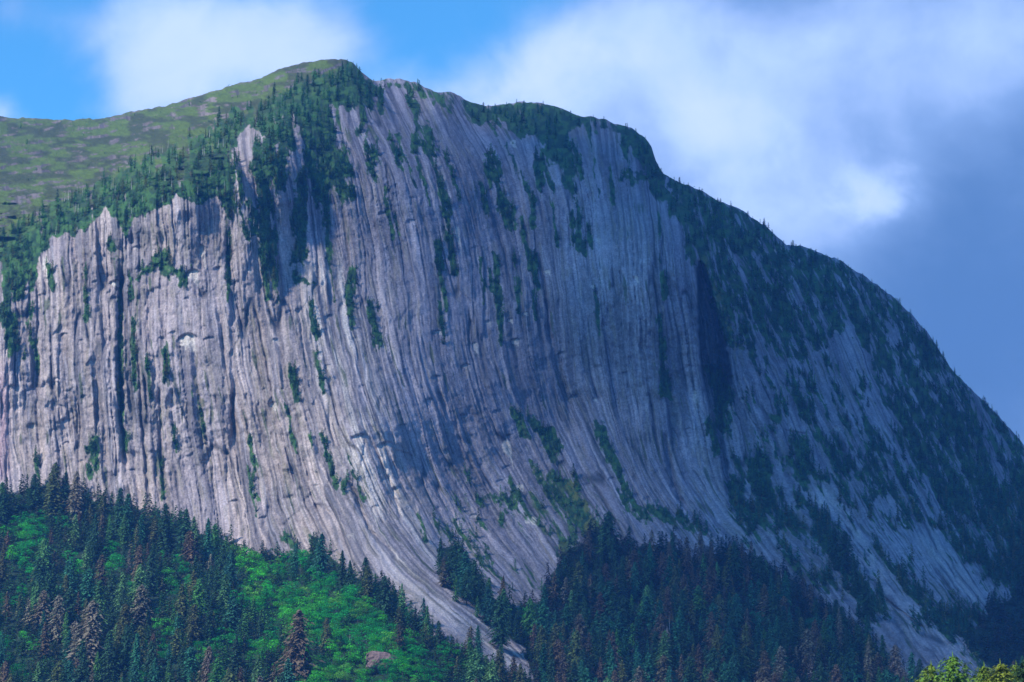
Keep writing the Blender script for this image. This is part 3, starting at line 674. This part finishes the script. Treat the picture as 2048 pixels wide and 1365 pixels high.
ORD = ['first', 'second', 'third', 'fourth', 'fifth', 'sixth', 'seventh', 'eighth', 'ninth', 'tenth', 'eleventh', 'twelfth', 'thirteenth', 'fourteenth', 'fifteenth', 'sixteenth', 'seventeenth', 'eighteenth', 'nineteenth', 'twentieth'] + ['twenty-' + q for q in ['first', 'second', 'third', 'fourth', 'fifth', 'sixth', 'seventh', 'eighth', 'ninth']] + ['thirtieth'] + ['thirty-' + q for q in ['first', 'second', 'third', 'fourth', 'fifth', 'sixth', 'seventh', 'eighth', 'ninth']] + ['fortieth'] + ['forty-' + q for q in ['first', 'second', 'third', 'fourth', 'fifth', 'sixth', 'seventh', 'eighth', 'ninth']]
placed = []
def put_tree(kind, px, py, hpx, colr_, meshes, width=1.0, nominal=30., loc=None):
    x, y, z = loc or ground(px, py)
    hm = hpx * y / F; s = hm / nominal
    o = bpy.data.objects.new(kind, None); COL.objects.link(o)
    o.location = (x, y, z - .8 * s); o.rotation_euler = (random.uniform(-.04, .04), random.uniform(-.04, .04), random.uniform(0, 6.28)); o.scale = (s * width, s * width, s)
    o.empty_display_size = .1
    cr = bpy.data.objects.new('crown', meshes[0]); tr = bpy.data.objects.new('trunk', meshes[1])
    for ch in (cr, tr): COL.objects.link(ch); ch.parent = o
    cr.color = (*colr_, 1)
    placed.append(dict(o=o, kind=kind, px=px, py=py, h=hpx, top=py - hpx))
    return o

# colour kinds of the conifers
PAL = {'dark green': (.036, .105, .045), 'green': (.07, .21, .045), 'blue-green': (.035, .16, .085), 'brown': (.15, .115, .065), 'olive': (.12, .15, .045), 'pale green': (.12, .28, .09), 'grey-brown': (.21, .19, .13)}
def jit(c, a=.22):
    k = 1 + random.uniform(-a, a); return tuple(x * k * (1 + random.uniform(-.08, .08)) for x in c)

def poisson(poly, dx, dy, n):
    xs = [p[0] for p in poly]; ys = [p[1] for p in poly]; out = []
    for _ in range(n):
        x = random.uniform(min(xs), max(xs)); y = random.uniform(min(ys), max(ys))
        if not inpoly(np.array(x), np.array(y), poly): continue
        sc_ = 1 if y > 1100 else .8
        if all(((x - a) / (dx * sc_)) ** 2 + ((y - b) / (dy * sc_)) ** 2 > 1 for a, b in out): out.append((x, y))
    return out
# where the bases of the lower trees stand (photo points)
BASE_L = [(-40, 1040), (60, 1020), (160, 1030), (260, 1075), (330, 1090), (430, 1120), (520, 1165), (600, 1150), (660, 1150), (740, 1185), (800, 1215), (860, 1270), (930, 1320), (1050, 1380), (1040, 1455), (-40, 1455)]
BASE_R = [(865, 1140), (930, 1160), (985, 1230), (1060, 1250), (1120, 1170), (1180, 1120), (1260, 1110), (1400, 1130), (1500, 1140), (1600, 1200), (1650, 1240), (1700, 1280), (1740, 1320), (1790, 1375), (1850, 1400), (1900, 1420), (2000, 1390), (2090, 1340), (2090, 1455), (1075, 1455), (1085, 1350), (1040, 1300), (960, 1240), (890, 1190)]
ALDERZ = [(470, 1130), (600, 1130), (690, 1190), (750, 1240), (830, 1310), (870, 1390), (880, 1470), (600, 1470), (570, 1330), (520, 1240), (460, 1170)]
ALDER_SPOTS = [(40, 1070, 45), (60, 1130, 40), (130, 1060, 26), (215, 1140, 34), (235, 1190, 34), (20, 1210, 40), (340, 1120, 30), (345, 1180, 40), (150, 1120, 24), (310, 1290, 40), (60, 1330, 60), (430, 1330, 60), (520, 1330, 50), (500, 1200, 50), (330, 1230, 35), (860, 1360, 50), (1090, 1230, 28), (1060, 1260, 24), (10, 1290, 30)]
conifers = []; alders = []
for (x, y) in poisson(BASE_L, 25, 17, 9000) + poisson(BASE_R, 21, 14, 9000):
    d_al = inpoly(np.array(x + random.gauss(0, 22)), np.array(y + random.gauss(0, 12)), ALDERZ)
    al = (random.random() < (.93 if d_al else .07))
    for ax_, ay_, ar in ALDER_SPOTS:
        if math.hypot(x - ax_, (y - ay_) * 1.2) < ar: al = random.random() < .85 or al
    if x > 1080 and not (1560 < x < 1700): al = al and random.random() < .6
    (alders if al else conifers).append((x, y))
# extra alders fill the thicket
alders += [p for p in poisson(ALDERZ, 17, 11, 3000)]

def con_colour(x, y):
    r_ = random.random(); nz = float(fbm(np.array(x / 60), np.array(y / 50), 2, 300))
    if x < 1060:
        w_ = [('dark green', .26), ('green', .13), ('blue-green', .15), ('brown', .06 + (.12 if nz > .54 else 0)), ('olive', .16), ('pale green', .10), ('grey-brown', .03)]
    else:
        w_ = [('dark green', .25), ('green', .03), ('blue-green', .27 if y > 1200 else .12), ('brown', .24 + (.2 if y < 1230 else 0)), ('olive', .08), ('pale green', .02), ('grey-brown', .05)]
    t_ = sum(b for a, b in w_); r_ *= t_
    for a, b in w_:
        r_ -= b
        if r_ <= 0: return a
    return 'dark green'
rows = []
for (x, y) in conifers:
    h = 50 + 62 * random.random() ** 1.3 * (1.0 if x < 1060 else .82)
    h *= .66 + .26 * min(1, max(0, (y - 1020) / 250))
    if x < 1060 and x > 700: h *= .95
    rows.append((x, y, h))
# a few that stand out in the photo: (px, foot py, height px, colour)
NAMED = [(107, 1040, 118, 'olive'), (128, 1035, 95, 'dark green'), (152, 1050, 110, 'grey-brown'), (68, 1030, 85, 'dark green'), (235, 1080, 108, 'dark green'), (250, 1085, 100, 'blue-green'), (333, 1110, 105, 'dark green'), (366, 1120, 105, 'dark green'), (415, 1130, 95, 'blue-green'), (640, 1170, 105, 'blue-green'), (685, 1195, 95, 'dark green'), (772, 1250, 100, 'dark green'), (597, 1370, 150, 'brown'),
         (635, 1150, 60, 'blue-green'), (1222, 1130, 110, 'dark green'), (1110, 1350, 105, 'olive'), (1150, 1370, 110, 'olive'), (1085, 1340, 90, 'olive'), (905, 1180, 90, 'dark green'), (930, 1200, 100, 'blue-green'), (880, 1150, 75, 'dark green'), (1475, 1180, 100, 'dark green'), (950, 1215, 95, 'dark green'), (72, 1260, 95, 'pale green'), (88, 1160, 85, 'pale green'), (180, 1350, 150, 'grey-brown'), (118, 1290, 100, 'grey-brown'),
         (700, 1200, 80, 'dark green'), (735, 1210, 80, 'olive'), (1690, 1145, 85, 'dark green'), (1668, 1130, 75, 'dark green'), (1712, 1190, 85, 'dark green'), (1735, 1240, 80, 'dark green'), (1000, 1300, 110, 'dark green'), (975, 1250, 80, 'blue-green')]
rows = [r for r in rows if all(math.hypot(r[0] - n_[0], (r[1] - n_[1]) * 1.4) > 15 for n_ in NAMED)]
rows.sort(key=lambda r: -(r[2] + (r[1] - 1000) * .02))
IND = 300 - len(NAMED) - 6
ind = [r for r in rows if -20 < r[0] < 2060 and r[1] < 1450][:IND]
inds = set(ind); rest = [r for r in rows if r not in inds]
for x, y, h, c in NAMED:
    t_ = put_tree('conifer', x, y, h, jit(PAL[c], .1), CON[random.randrange(9)], random.uniform(.95, 1.25)); placed[-1]['c'] = c; placed[-1]['named'] = 1
for x, y, h in ind:
    c = con_colour(x, y)
    put_tree('conifer', x, y, h, jit(PAL[c]), CON[random.randrange(9)], random.uniform(.9, 1.45)); placed[-1]['c'] = c
APAL = {'bright green': (.055, .42, .02), 'yellow-green': (.11, .33, .03), 'mid green': (.016, .30, .036), 'deep green': (.02, .16, .07)}
alders.sort(key=lambda p: -p[1]); alders = [p for p in alders if -20 < p[0] < 2060 and p[1] < 1440]
while len(alders) > 295: alders.pop(random.randrange(len(alders)))
for x, y in alders:
    if not (-20 < x < 2060 and y < 1440): continue
    dz = inpoly(np.array(x), np.array(y), ALDERZ)
    if x > 1060: c = 'deep green'
    else: c = random.choice(['bright green', 'bright green', 'mid green', 'yellow-green'] if dz else ['mid green', 'mid green', 'bright green'])
    if dz and x - 500 > (y - 1100) * .9 and random.random() < .45: c = 'mid green'
    put_tree('alder', x, y, random.uniform(24, 56), jit(APAL[c], .3), ALD[random.randrange(5)], random.uniform(1.0, 1.35), nominal=13.); placed[-1]['c'] = c

# foreground islet with sunlit spruces
def islet():
    nx, ny = 60, 50; xs = np.linspace(40, 170, nx); ys = np.linspace(370, 480, ny); A, B = np.meshgrid(xs, ys)
    r2 = ((A - 108) / 58) ** 2 + ((B - 425) / 48) ** 2
    Zi = 11 * (1 - r2) + (fbm(A / 9, B / 9, 4, 400) - .5) * 4
    cc = np.zeros(A.shape + (3,)); cc[:] = (.06, .09, .03); cc[Zi < 2] = (.2, .19, .2)
    me = grid_mesh('islet', A, B, np.maximum(Zi, -3), cc); me.materials.append(M_ROCK)
    o = bpy.data.objects.new('islet', me); COL.objects.link(o); tag(o, kind='structure')
    return lambda x, y: 11 * (1 - ((x - 108) / 58) ** 2 - ((y - 425) / 48) ** 2)
iz = islet()
FG = [(1862, 1334, 85, 'a'), (1905, 1316, 120, 'b'), (1968, 1336, 80, 'a'), (2000, 1331, 95, 'c'), (2032, 1334, 70, 'a'), (2052, 1322, 110, 'd')]
FGM = []
for i, (tx, ty, wpx, k) in enumerate(FG):
    Y_ = [425, 415, 430, 410, 432, 404][i]; a_, b_ = ray(tx, ty); X_ = float(a_) * Y_; ztop = CZ + float(b_) * Y_
    zb = iz(X_, Y_) - .4; H = ztop - zb
    T = conifer_arrays(500 + i, H, wpx * Y_ / F * 1.15, nb=260, per=14, ragged=.45, start=.15, droop=.15, size=.62)
    tv, tf = trunk_arrays(H * 1.02, .25)
    cm = tri_mesh('crown', T, M_LEAF); tm_ = pyd('trunk', tv, tf, M_BARK)
    o = bpy.data.objects.new('spruce', None); COL.objects.link(o); o.location = (X_, Y_, zb)
    cr = bpy.data.objects.new('crown', cm); tr = bpy.data.objects.new('trunk', tm_)
    for ch in (cr, tr): COL.objects.link(ch); ch.parent = o
    cr.color = (*{'a': (.13, .20, .02), 'b': (.10, .20, .02), 'c': (.17, .21, .02), 'd': (.03, .07, .02)}[k], 1)
    tag(o, ['sunlit yellow-green spruce tip, leftmost of the near trees at the frame corner', 'broadest sunlit spruce of the near trees, with bare spikes above its crown', 'sunlit spruce tip just right of the wide gap between near trees', 'near spruce with a bare pale leader and the yellowest crown',
            'low yellow-green near spruce between the yellowest spruce and the dark one', 'dark spruce, rightmost of the near trees at the frame edge'][i], 'tree', 'near spruces in sunlight')

# ------------------------------------------------------------------ the rest of the conifers: one mass
LOW = []
for i in range(4):
    LOW.append(conifer_arrays(700 + i, 30, 5.2 + .4 * i, nb=34, per=4, ragged=.4, start=.05, droop=.35, size=2.1))
MID = [conifer_arrays(720 + i, 30, 5.0 + .5 * i, nb=110, per=5, ragged=.35, start=.06, droop=.35, size=1.35) for i in range(4)]
SHR = [alder_arrays(740 + i, 13, 6.5, lobes=5, per=11, size=2.2) for i in range(3)]
parts = []; pcol = []
def add_mass(protos, x, y, z, s, wd, c):
    T = protos[random.randrange(len(protos))]; a = random.uniform(0, 6.28); ca, sa = math.cos(a), math.sin(a)
    Q = T.copy(); qx = Q[..., 0] * ca - Q[..., 1] * sa; qy = Q[..., 0] * sa + Q[..., 1] * ca
    parts.append(np.stack([qx * s * wd + x, qy * s * wd + y, Q[..., 2] * s + z - 1.0 * s], -1)); pcol.append(np.tile(np.array(c), (len(T), 1)))
def flush(name, label):
    T = np.concatenate(parts); Cc = np.concatenate(pcol)
    me = tri_mesh(name, T, M_LEAFS)
    a = me.attributes.new('tone', 'FLOAT_COLOR', 'POINT'); cc = np.repeat(np.concatenate([Cc, np.ones((len(Cc), 1))], 1), 3, 0)
    a.data.foreach_set('color', cc.astype(np.float32).ravel())
    o = bpy.data.objects.new(name, me); COL.objects.link(o); tag(o, label, 'woodland', kind='stuff'); print(name, len(T))
    parts.clear(); pcol.clear(); return o
for x, y, h in rest:
    g_ = ground(x, y); c = con_colour(x, y)
    add_mass(MID, *g_, h * g_[1] / F / 30, random.uniform(.9, 1.3), jit(PAL[c]))
ncol = {'L': [(.02, .06, .025), (.03, .10, .03), (.05, .07, .03), (.03, .12, .03)], 'R': [(.015, .045, .03), (.02, .06, .04), (.045, .045, .035)]}
for k in range(16000):
    x = random.uniform(-60, 2110); y = random.uniform(980, 1430)
    if at_grid(floor_s, x, y) < .45: continue
    g_ = ground(x, y); c = random.choice(ncol['L' if x < 1060 else 'R'])
    if inpoly(np.array(x), np.array(y), ALDERZ): c = random.choice([(.03, .16, .02), (.02, .09, .02), (.05, .22, .02)])
    if random.random() < .7: add_mass(SHR, *g_, random.uniform(9, 22) * g_[1] / F / 13, 1.5, jit(c))
    elif c[1] < .14: add_mass(LOW, *g_, random.uniform(22, 48) * g_[1] / F / 30, random.uniform(1, 1.5), jit(c))
# cliff ledges, crest and right flank
nt_ = 0
for k in range(95000):
    x = random.uniform(-380, 2600); c = int((x + 400) / CS); ytop = sk[c]
    y = random.uniform(ytop + 1, 1320)
    if k > 52000 and not (x > 1330): 
        continue
    v_ = at_grid(veg0, x, y); md = at_grid(meadow_s, x, y)
    if at_grid(floor_s, x, y) > .5: continue
    if v_ > .5: md = 0
    elif md < .5: continue
    if md > .5 and random.random() > .75: continue
    dst = y - ytop
    if random.random() > (.8 if x < 760 else .5): continue
    g_ = ground(x, y)
    hp = random.uniform(13, 27)
    if x > 1330: hp *= .92 + .35 * sstep(np.array(float(y)), 800, 1100)
    if dst < 14: hp = random.uniform(5, 12) + (6 if x > 1760 else 4 if x > 1330 else 0)
    if md > .5: hp = random.uniform(2.5, 6) if random.random() < .9 else random.uniform(7, 15)
    if x < 560: cc = random.choice([PAL['dark green'], PAL['green'], PAL['green'], PAL['olive']])
    elif x < 1330: cc = random.choice([PAL['dark green'], PAL['blue-green'], PAL['green']])
    else: cc = random.choice([PAL['dark green'], PAL['blue-green'], PAL['dark green'], PAL['green'] if y < 1000 else PAL['olive']])
    if random.random() < .35 or (md > .5 and random.random() < .85): add_mass(SHR, g_[0], g_[1], g_[2], hp * .5 * g_[1] / F / 13, 1.1, jit(tuple(u * 1.15 for u in cc)))
    else: add_mass(LOW, *g_, hp * g_[1] / F / 30, random.uniform(.9, 1.4), jit(cc))
    nt_ += 1
print('cliff trees', nt_)
flush('mountain_woodland', 'small dark conifers and shrubs clinging to the ledges, crest and flank of the mountain')

# ------------------------------------------------------------------ dead trees
SN = [(68, 1010, 70), (195, 1348, 55), (700, 1290, 30), (1192, 1345, 22), (178, 1345, 70), (1340, 1290, 60), (1335, 1330, 80), (1563, 1180, 42)]
for _ in range(44):
    while True:
        x = random.uniform(60, 520); y = random.uniform(270, 500)
        if at_grid(veg0, x, y) > .6: break
    SN.append((x, y, random.uniform(14, 24)))
SN[8:] = sorted(SN[8:])
for i, (x, y, h) in enumerate(SN):
    g_ = ground(x, y); hm = h * g_[1] / F; s = hm / 22
    o = bpy.data.objects.new('dead_tree', SNAG[0 if i < 3 else random.randrange(4)]); COL.objects.link(o)
    o.location = (g_[0], g_[1] - 3, g_[2] - .5); o.rotation_euler = (random.uniform(-.06, .06), random.uniform(-.06, .06), random.uniform(0, 6.28)); o.scale = (s * 1.2, s * 1.2, s)
    if i < 8:
        tag(o, ['thin white snag beside the dark trees at the foot of the leftmost cliff', 'bare white snag standing low in the left forest', 'short pale snag on the edge of the bright alder slope', 'short white snag low in the right forest', 'bleached twiggy snag just left of the bare white snag',
                'pale twiggy snag high in the brown conifers of the right forest', 'tallest pale snag of the right forest', 'pale broken snag near the apron of the right cliff'][i], 'dead tree', 'bleached snags in the lower forest')
    else:
        tag(o, '%s thin bleached snag from the left in the woods above the left cliff' % ORD[i - 8], 'dead tree', 'bleached snags above the left cliff')

# ------------------------------------------------------------------ reddish outcrop in the alders
import bmesh
g_ = ground(765, 1345); bm = bmesh.new(); bmesh.ops.create_icosphere(bm, subdivisions=4, radius=1)
for v in bm.verts:
    p = v.co; nn = float(fbm(np.array(p.x * 2 + 5), np.array(p.z * 2 + p.y), 4, 420)); k_ = 1 + (nn - .5) * .8
    v.co = (p.x * 11.5 * k_, p.y * 4 * k_, p.z * 6.5 * k_ * (1 - .5 * p.x))
me = bpy.data.meshes.new('rock_outcrop'); bm.to_mesh(me); bm.free()
m, n, l, b = new_mat('reddish_rock')
no = n.new('ShaderNodeTexNoise'); no.inputs['Scale'].default_value = .35; no.inputs['Detail'].default_value = 7; tcn = n.new('ShaderNodeTexCoord'); l.new(tcn.outputs['Object'], no.inputs['Vector'])
cr = n.new('ShaderNodeValToRGB'); cr.color_ramp.elements[0].color = (.10, .065, .055, 1); cr.color_ramp.elements[0].position = .35; cr.color_ramp.elements[1].color = (.26, .17, .16, 1); cr.color_ramp.elements[1].position = .65
l.new(no.outputs['Fac'], cr.inputs[0]); l.new(cr.outputs[0], b.inputs['Base Color']); b.inputs['Roughness'].default_value = .9
bp = n.new('ShaderNodeBump'); bp.inputs['Distance'].default_value = 1.5; l.new(no.outputs['Fac'], bp.inputs['Height']); l.new(bp.outputs[0], b.inputs['Normal'])
me.materials.append(m); o = bpy.data.objects.new('rock_outcrop', me); COL.objects.link(o); o.location = (g_[0], g_[1] - 3, g_[2] + 7)
tag(o, 'reddish bare rock outcrop poking out of the bright green alder slope', 'rock')

# ------------------------------------------------------------------ labels that single out each lower tree
LAND = [(0, 'above the lower left corner'), ]
def zone(d):
    x, y = d['px'], d['py'] - d['h'] * .5
    if d['kind'] == 'alder':
        if x < 1060 and x > 460:
            row = 'top row' if y < 1170 else 'upper rows' if y < 1230 else 'middle rows' if y < 1300 else 'lower rows'
            return 'in the %s of the alder slope, %s half' % (row, 'left' if x < 640 + (y - 1180) * .3 else 'right')
        if x < 1060: return ('in the top row of the left forest' if y < 1100 else 'among the left forest conifers, upper part' if y < 1200 else 'among the left forest conifers, lower part')
        return 'in the dark right forest'
    if x < 1060:
        if x > 840: return 'right of the pale rock chute' if y < 1220 else 'at the foot of the pale rock chute'
        if x > 640: return 'between the alder slope and the pale chute'
        if x > 440: return 'on the alder slope'
        row = 'at the cliff foot' if y < 1060 + x * .12 else 'in the middle rows' if y < 1230 else 'in the lowest rows'
        return ('under the far left cliff wall, ' if x < 220 else 'under the left cliff wall, ') + row
    row = 'along its upper edge' if y < 1150 else 'in its middle rows' if y < 1260 else 'in its lowest rows'
    part = 'left end' if x < 1300 else 'centre' if x < 1540 else 'right end'
    return 'right forest %s, %s' % (part, row)
cell = {}
for d in placed: cell.setdefault((d['kind'], d['c'], zone(d)), []).append(d)
for (kd, c, z), lst in cell.items():
    lst.sort(key=lambda d: d['px'])
    for i, d in enumerate(lst):
        if len(lst) == 1: lab = 'only %s %s %s' % (c, kd, z)
        elif i == 0: lab = 'leftmost %s %s %s' % (c, kd, z)
        elif i == len(lst) - 1: lab = 'rightmost %s %s %s' % (c, kd, z)
        else: lab = '%s from left, %s %s %s' % (ORD[min(i, len(ORD) - 1)], c, kd, z)
        tag(d['o'], lab, 'tree', ('conifers' if kd == 'conifer' else 'alders') + ' of the lower forest')
print('conifers', sum(d['kind'] == 'conifer' for d in placed), 'alders', sum(d['kind'] == 'alder' for d in placed), 'rest', len(rest))

# ------------------------------------------------------------------ unseen cloud, added and outlined to keep the sun off the right flank
def shade_cloud(name, pts_px, zc, label):
    P = []
    for px, py, dd in pts_px:
        a_, b_ = ray(px, py); p = np.array([float(a_) * dd, dd, CZ + float(b_) * dd]); t_ = (zc - p[2]) / sd[2]
        P.append((p[0] + sd[0] * t_, p[1] + sd[1] * t_))
    bm = bmesh.new(); rr = random.Random(5)
    me = bpy.data.meshes.new(name)
    xs = [p[0] for p in P]; ys = [p[1] for p in P]; step = 22.0
    gxn = np.arange(min(xs) - 150, max(xs) + 150, step); gyn = np.arange(min(ys) - 150, max(ys) + 150, step)
    A, B = np.meshgrid(gxn, gyn)
    d = lined(A, B, P + [P[0]]); ins = inpoly(A, B, P); sdist = np.where(ins, d, -d) + (fbm(A / 120, B / 120, 4, 600, .6) - .5) * 190
    sdist = np.where(fbm(A / 50 + 3, B / 50, 2, 603) > .60, -99, sdist)  # gaps cut so part of the sun still reaches the flank
    th = np.sqrt(np.clip(sdist + 40, 0, None)) * 9
    top = zc + th * (1 + 1.0 * (fbm(A / 90, B / 90, 4, 601, .6) - .4)); bot = zc - th * .35 * (1 + .5 * (fbm(A / 70, B / 70, 3, 602) - .5))
    keep = th > 0; idx = -np.ones(A.shape, int); v = []; 
    nr_, nc_ = A.shape; cellk = keep[:-1, :-1] & keep[1:, :-1] & keep[:-1, 1:] & keep[1:, 1:]
    use = np.zeros_like(keep); use[:-1, :-1] |= cellk; use[1:, :-1] |= cellk; use[:-1, 1:] |= cellk; use[1:, 1:] |= cellk
    ids = np.where(use.ravel())[0]; idx.ravel()[ids] = np.arange(len(ids)); n0 = len(ids)
    v = [(A.ravel()[i], B.ravel()[i], top.ravel()[i] + 1) for i in ids] + [(A.ravel()[i], B.ravel()[i], bot.ravel()[i] - 1) for i in ids]; f = []
    for j in range(nr_ - 1):
        for i in range(nc_ - 1):
            if not cellk[j, i]: continue
            a, b, c, e_ = idx[j, i], idx[j, i + 1], idx[j + 1, i + 1], idx[j + 1, i]
            f.append((a, b, c, e_)); f.append((a + n0, e_ + n0, c + n0, b + n0))
            for (jj, ii), (p, q) in (((j - 1, i), (a, b)), ((j + 1, i), (c, e_)), ((j, i - 1), (e_, a)), ((j, i + 1), (b, c))):
                if not (0 <= jj < nr_ - 1 and 0 <= ii < nc_ - 1 and cellk[jj, ii]): f.append((p, p + n0, q + n0, q))
    m, n, l, b = new_mat('shade_cloud_mat'); b.inputs['Base Color'].default_value = (.85, .87, .9, 1); b.inputs['Roughness'].default_value = 1
    tr = n.new('ShaderNodeBsdfTranslucent'); tr.inputs[0].default_value = (.85, .87, .9, 1); ms = n.new('ShaderNodeMixShader'); ms.inputs[0].default_value = .5
    l.new(b.outputs[0], ms.inputs[1]); l.new(tr.outputs[0], ms.inputs[2]); l.new(ms.outputs[0], n['Material Output'].inputs[0])
    me.from_pydata(v, [], f); me.materials.append(m); me.update()
    for p in me.polygons: p.use_smooth = True
    o = bpy.data.objects.new(name, me); COL.objects.link(o); tag(o, label, 'shade_cloud', kind='structure'); return o
shade_cloud('shade_cloud', [(830, 200, 2300), (800, 500, 2130), (830, 800, 2050), (960, 1020, 1950), (1060, 1180, 1780), (1160, 1400, 1520), (1250, 1500, 1450), (2000, 1480, 1650), (2700, 1300, 2000), (2700, 700, 2700), (2100, 500, 2900), (1500, 160, 2700)], 2600., None)
# ------------------------------------------------------------------ haze
def haze(x0, x1, y0, y1, z0, z1, dens):
    v = [(x, y, z) for x in (x0, x1) for y in (y0, y1) for z in (z0, z1)]
    f = [(0, 1, 3, 2), (4, 6, 7, 5), (0, 4, 5, 1), (2, 3, 7, 6), (0, 2, 6, 4), (1, 5, 7, 3)]
    me = bpy.data.meshes.new('haze'); me.from_pydata(v, [], f)
    m = bpy.data.materials.new('haze'); m.use_nodes = True; n = m.node_tree.nodes; l = m.node_tree.links; n.clear()
    out = n.new('ShaderNodeOutputMaterial'); pv = n.new('ShaderNodeVolumePrincipled')
    pv.inputs['Color'].default_value = (.10, .36, 1.0, 1); pv.inputs['Density'].default_value = dens; pv.inputs['Anisotropy'].default_value = 0.1
    l.new(pv.outputs[0], out.inputs['Volume']); me.materials.append(m)
    o = bpy.data.objects.new('haze', me); COL.objects.link(o); tag(o, kind='stuff')
haze(-4500, 4500, -600, 4300, -8, 900, 0.000058)
